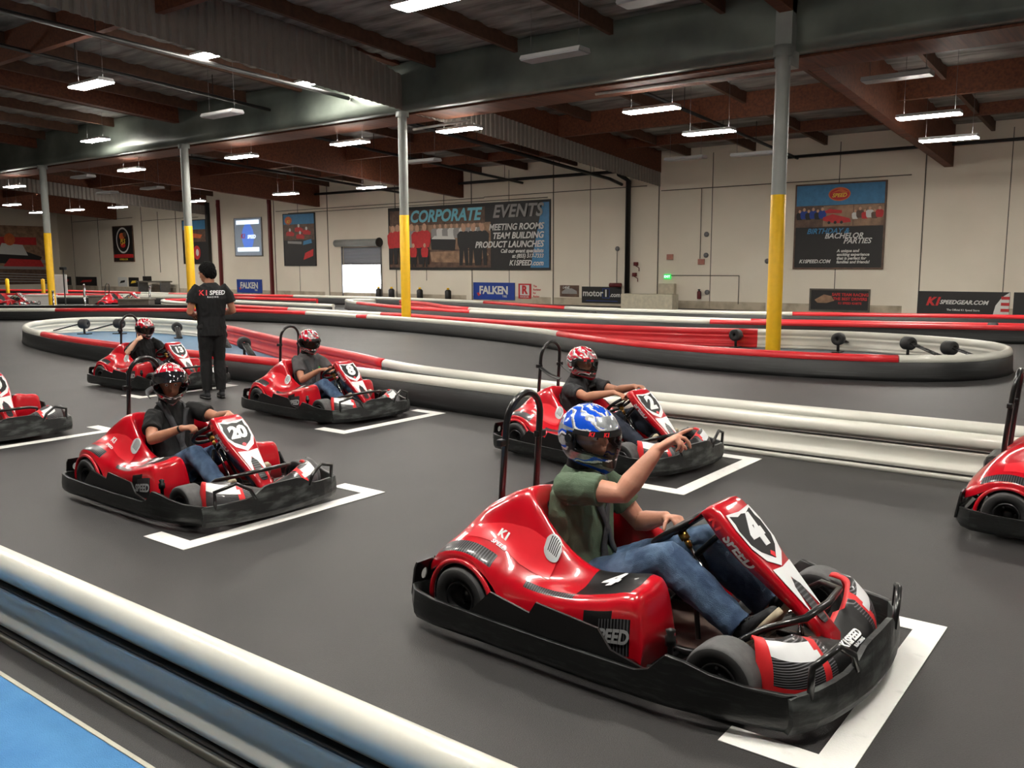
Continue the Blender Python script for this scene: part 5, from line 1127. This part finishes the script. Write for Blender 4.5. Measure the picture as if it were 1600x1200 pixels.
straps(KO['20'], sh, [([(-.80, .165, .84), (-.72, -.02, .80), (-.55, -.12, .78)], True), ([(-.45, -.10, .76), (-.30, -.09, .66), (-.29, -.04, .52), (-.27, 0, .40), (-.26, 0, .30)], False), ([(-.42, .09, .74), (-.30, .08, .64), (-.29, .03, .52), (-.27, 0, .40), (-.25, .10, .27)], False)])
m = MB(); Wr = V(J['wrR']); dd = (V(J['wrR'])-V(J['elR'])).normalized(); m.tube([Wr-dd*.03, Wr-dd*.012], .029, 14); m.build('wrist_band', plastk, drv)
# number 8
J = dict(BASEJ); J.update(elR=(-.20, -.25, .43), wrR=(.03, -.13, .57), elL=(-.20, .25, .45), wrL=(.04, .15, .58))
c8 = dict(J=J, Hm=HM((-.37, 0, .90), -17, 8), skin=skin2, shirt=greysh, legs=denim, helmet=[h_red, h_sil2, h_wht, h_blk], shup=SH, patt=2.6, handR=gr(1), handL=gr(-1), tint=True)
drv, sh = person(KO['8'], c8, 'person in a grey printed t-shirt and red helmet in the kart numbered 8')
straps(KO['8'], sh, [([(-.30, .08, .68), (-.29, .03, .52), (-.27, -.02, .40), (-.25, -.10, .28)], False), ([(-.31, -.09, .68), (-.29, -.05, .55), (-.27, 0, .40), (-.25, .10, .28)], False)], w_=.03)
bv = BVHTree.FromPolygons([v.co for v in sh.data.vertices], [tuple(p.vertices) for p in sh.data.polygons])
def chest_text(sh, s, size, c, mt_, right=(0, 1, 0), upv=(0, 0, 1), off=.004, ray=(-1, 0, 0), **k):
    bv = BVHTree.FromPolygons([v.co for v in sh.data.vertices], [tuple(p.vertices) for p in sh.data.polygons])
    vs, fs = text_me(s, size, ext=0, **k); out = []
    for v in vs:
        p = V(c)+V(right)*v.x+V(upv)*v.y-V(ray)*.4; loc, no, i, d = bv.ray_cast(p, V(ray)); out.append((loc if loc is not None else p)-V(ray)*off)
    m = MB(); m.add(out, fs, 0, False); return m.build('shirt_print', mt_, sh, fixn=False)
chest_text(sh, 'NE', .09, (-.27, .02, .52), P_yel, bold=.04); chest_text(sh, '8', .08, (-.27, .115, .53), mat('print_green', (60, 170, 80), .6), bold=.05)
# number 2
J = dict(BASEJ); J.update(shR=(-.38, -.18, .65), elR=(-.12, -.22, .60), wrR=(.12, -.10, .655), elL=(-.10, .23, .62), wrL=(.20, .12, .70), knR=(.12, -.15, .40), knL=(.15, .14, .42))
c2 = dict(J=J, Hm=HM((-.37, 0, .90), -2, 8), skin=skin2, shirt=dgreysh, legs=denimd, helmet=[h_red, h_sil2, h_wht, h_blk], shup=SH, patt=3.9, handR=dict(d=(.9, .1, -.15), up=(0, -.1, 1), c=[(20, 25, 15)]*4, th=(10, 20)), handL=dict(d=(.9, -.1, .1), up=(0, .1, 1), c=[(25, 35, 20)]*4, th=(10, 20)), tint=False)
drv, sh = person(KO['2'], c2, 'person in a charcoal t-shirt reaching both arms forward, driving the kart behind the pointing driver')
straps(KO['2'], sh, [([(-.81, .165, .84), (-.72, .12, .80), (-.58, .08, .76)], True, plastk), ([(-.81, -.165, .84), (-.70, -.12, .76), (-.58, -.09, .72)], True, plastk), ([(-.30, .08, .68), (-.29, .04, .52), (-.27, 0, .38)], False, plastk), ([(-.31, -.09, .68), (-.29, -.04, .52), (-.27, 0, .38)], False, plastk)])
# number 13
J = dict(BASEJ); J.update(shR=(-.41, -.175, .64), elR=(-.36, -.34, .52), wrR=(-.27, -.22, .715), elL=(-.18, .26, .46), wrL=(.06, .14, .56), knR=(.12, -.16, .38))
c13 = dict(J=J, Hm=HM((-.38, 0, .885), -12, 10), skin=skinp, shirt=blacksh, legs=greycl, helmet=[h_red, h_sil2, h_wht, h_blk], shup=SH, patt=7.7, k=.95, handR=dict(d=(.1, .6, .35), up=(.6, -.3, .2), c=[(35, 40, 25)]*4, th=(10, 20)), handL=gr(-1), tint=True, sleeve=.9)
drv, sh = person(KO['13'], c13, 'person in a black top, bent arm by the helmet, in the kart numbered 13')

# standing staff member seen from behind
class _R: pass
rt_ = _R(); rt_.location = (-9.50, 6.33, .0); rt_.rotation_euler = (0, 0, math.radians(160)); rt_.scale = (.985, .985, .985)
J = dict(pelvis=(0, 0, .90), waist=(.0, 0, 1.04), chest=(-.01, 0, 1.25), neck=(.01, 0, 1.445), shR=(-.005, -.185, 1.375), shL=(-.005, .185, 1.375), elR=(-.02, -.265, 1.10), elL=(-.03, .26, 1.10), wrR=(.20, -.20, 1.06), wrL=(.20, .17, 1.06),
    hipR=(0, -.08, .88), hipL=(0, .08, .88), knR=(.02, -.075, .48), knL=(.03, .085, .48), anR=(-.02, -.075, .10), anL=(-.01, .095, .10), heR=(-.075, -.075, .014), toR=(.18, -.10, .014), heL=(-.065, .095, .014), toL=(.19, .12, .014))
cS = dict(J=J, Hm=HM((.045, .015, 1.565), 28, 20), skin=skin2, shirt=blacksh, legs=mat('black_trouser_cloth', (16, 16, 18), .85, bump=.3, bscale=200), shup=(0, 0, 1), hem=-.75, shoe=shoem, sole=plastk, g=1.1,
    handR=dict(d=(.9, .3, -.2), up=(0, -.6, .8), c=[(35, 50, 30)]*4, th=(20, 30)), handL=dict(d=(.9, -.35, -.2), up=(0, .6, .8), c=[(35, 50, 30)]*4, th=(20, 30)))
stf, sh = person(rt_, cS, 'standing person in black t-shirt and trousers, back turned, between karts 13 and 8', .0065)
R_ = cS['Hm'].to_3x3(); c_ = cS['Hm'].translation; bm = bmesh.new()
ellipsoid(bm, c_+R_ @ V((-.028, 0, .042)), (.106, .094, .104), R_); ellipsoid(bm, c_+R_ @ V((-.055, 0, -.005)), (.072, .086, .088), R_); ellipsoid(bm, c_+R_ @ V((.03, .0, .092)), (.06, .06, .035), R_)
fuse('hair', bm, hairm, stf, .005, 1, wr=.008, wf=34)
chest_text(sh, 'K1', .09, (-.16, .105, 1.33), redl, right=(0, -1, 0), ray=(1, 0, 0), bold=.015, spacing=1.1, shear=.1); chest_text(sh, 'SPEED', .072, (-.16, -.06, 1.33), white, right=(0, -1, 0), ray=(1, 0, 0), bold=.02, shear=.2); chest_text(sh, 'R A C I N G', .026, (-.16, 0, 1.28), white, right=(0, -1, 0), ray=(1, 0, 0), bold=.02)
for z in (1.235, 1.26): chest_text(sh, '===', .03, (-.02, .30, z), white, right=(-1, 0, 0), ray=(0, -1, 0), bold=.04)
for s_ in (-1, 1): pass
t = empty('hand_pad', (-9.50, 6.33, 0)); t.rotation_euler = (0, 0, math.radians(160)); tag(t, 'small pinkish red pad held by the standing staff member', 'pad')
m = MB(); m.box((.30, .10, 1.055), (.12, .16, .012), bev=.004); m.build('pad_cover', mat('pink_red_cover', (222, 60, 84), .5), t)
m = MB(); m.box((.30, .10, 1.063), (.10, .13, .004)); m.build('pad_face', white, t)
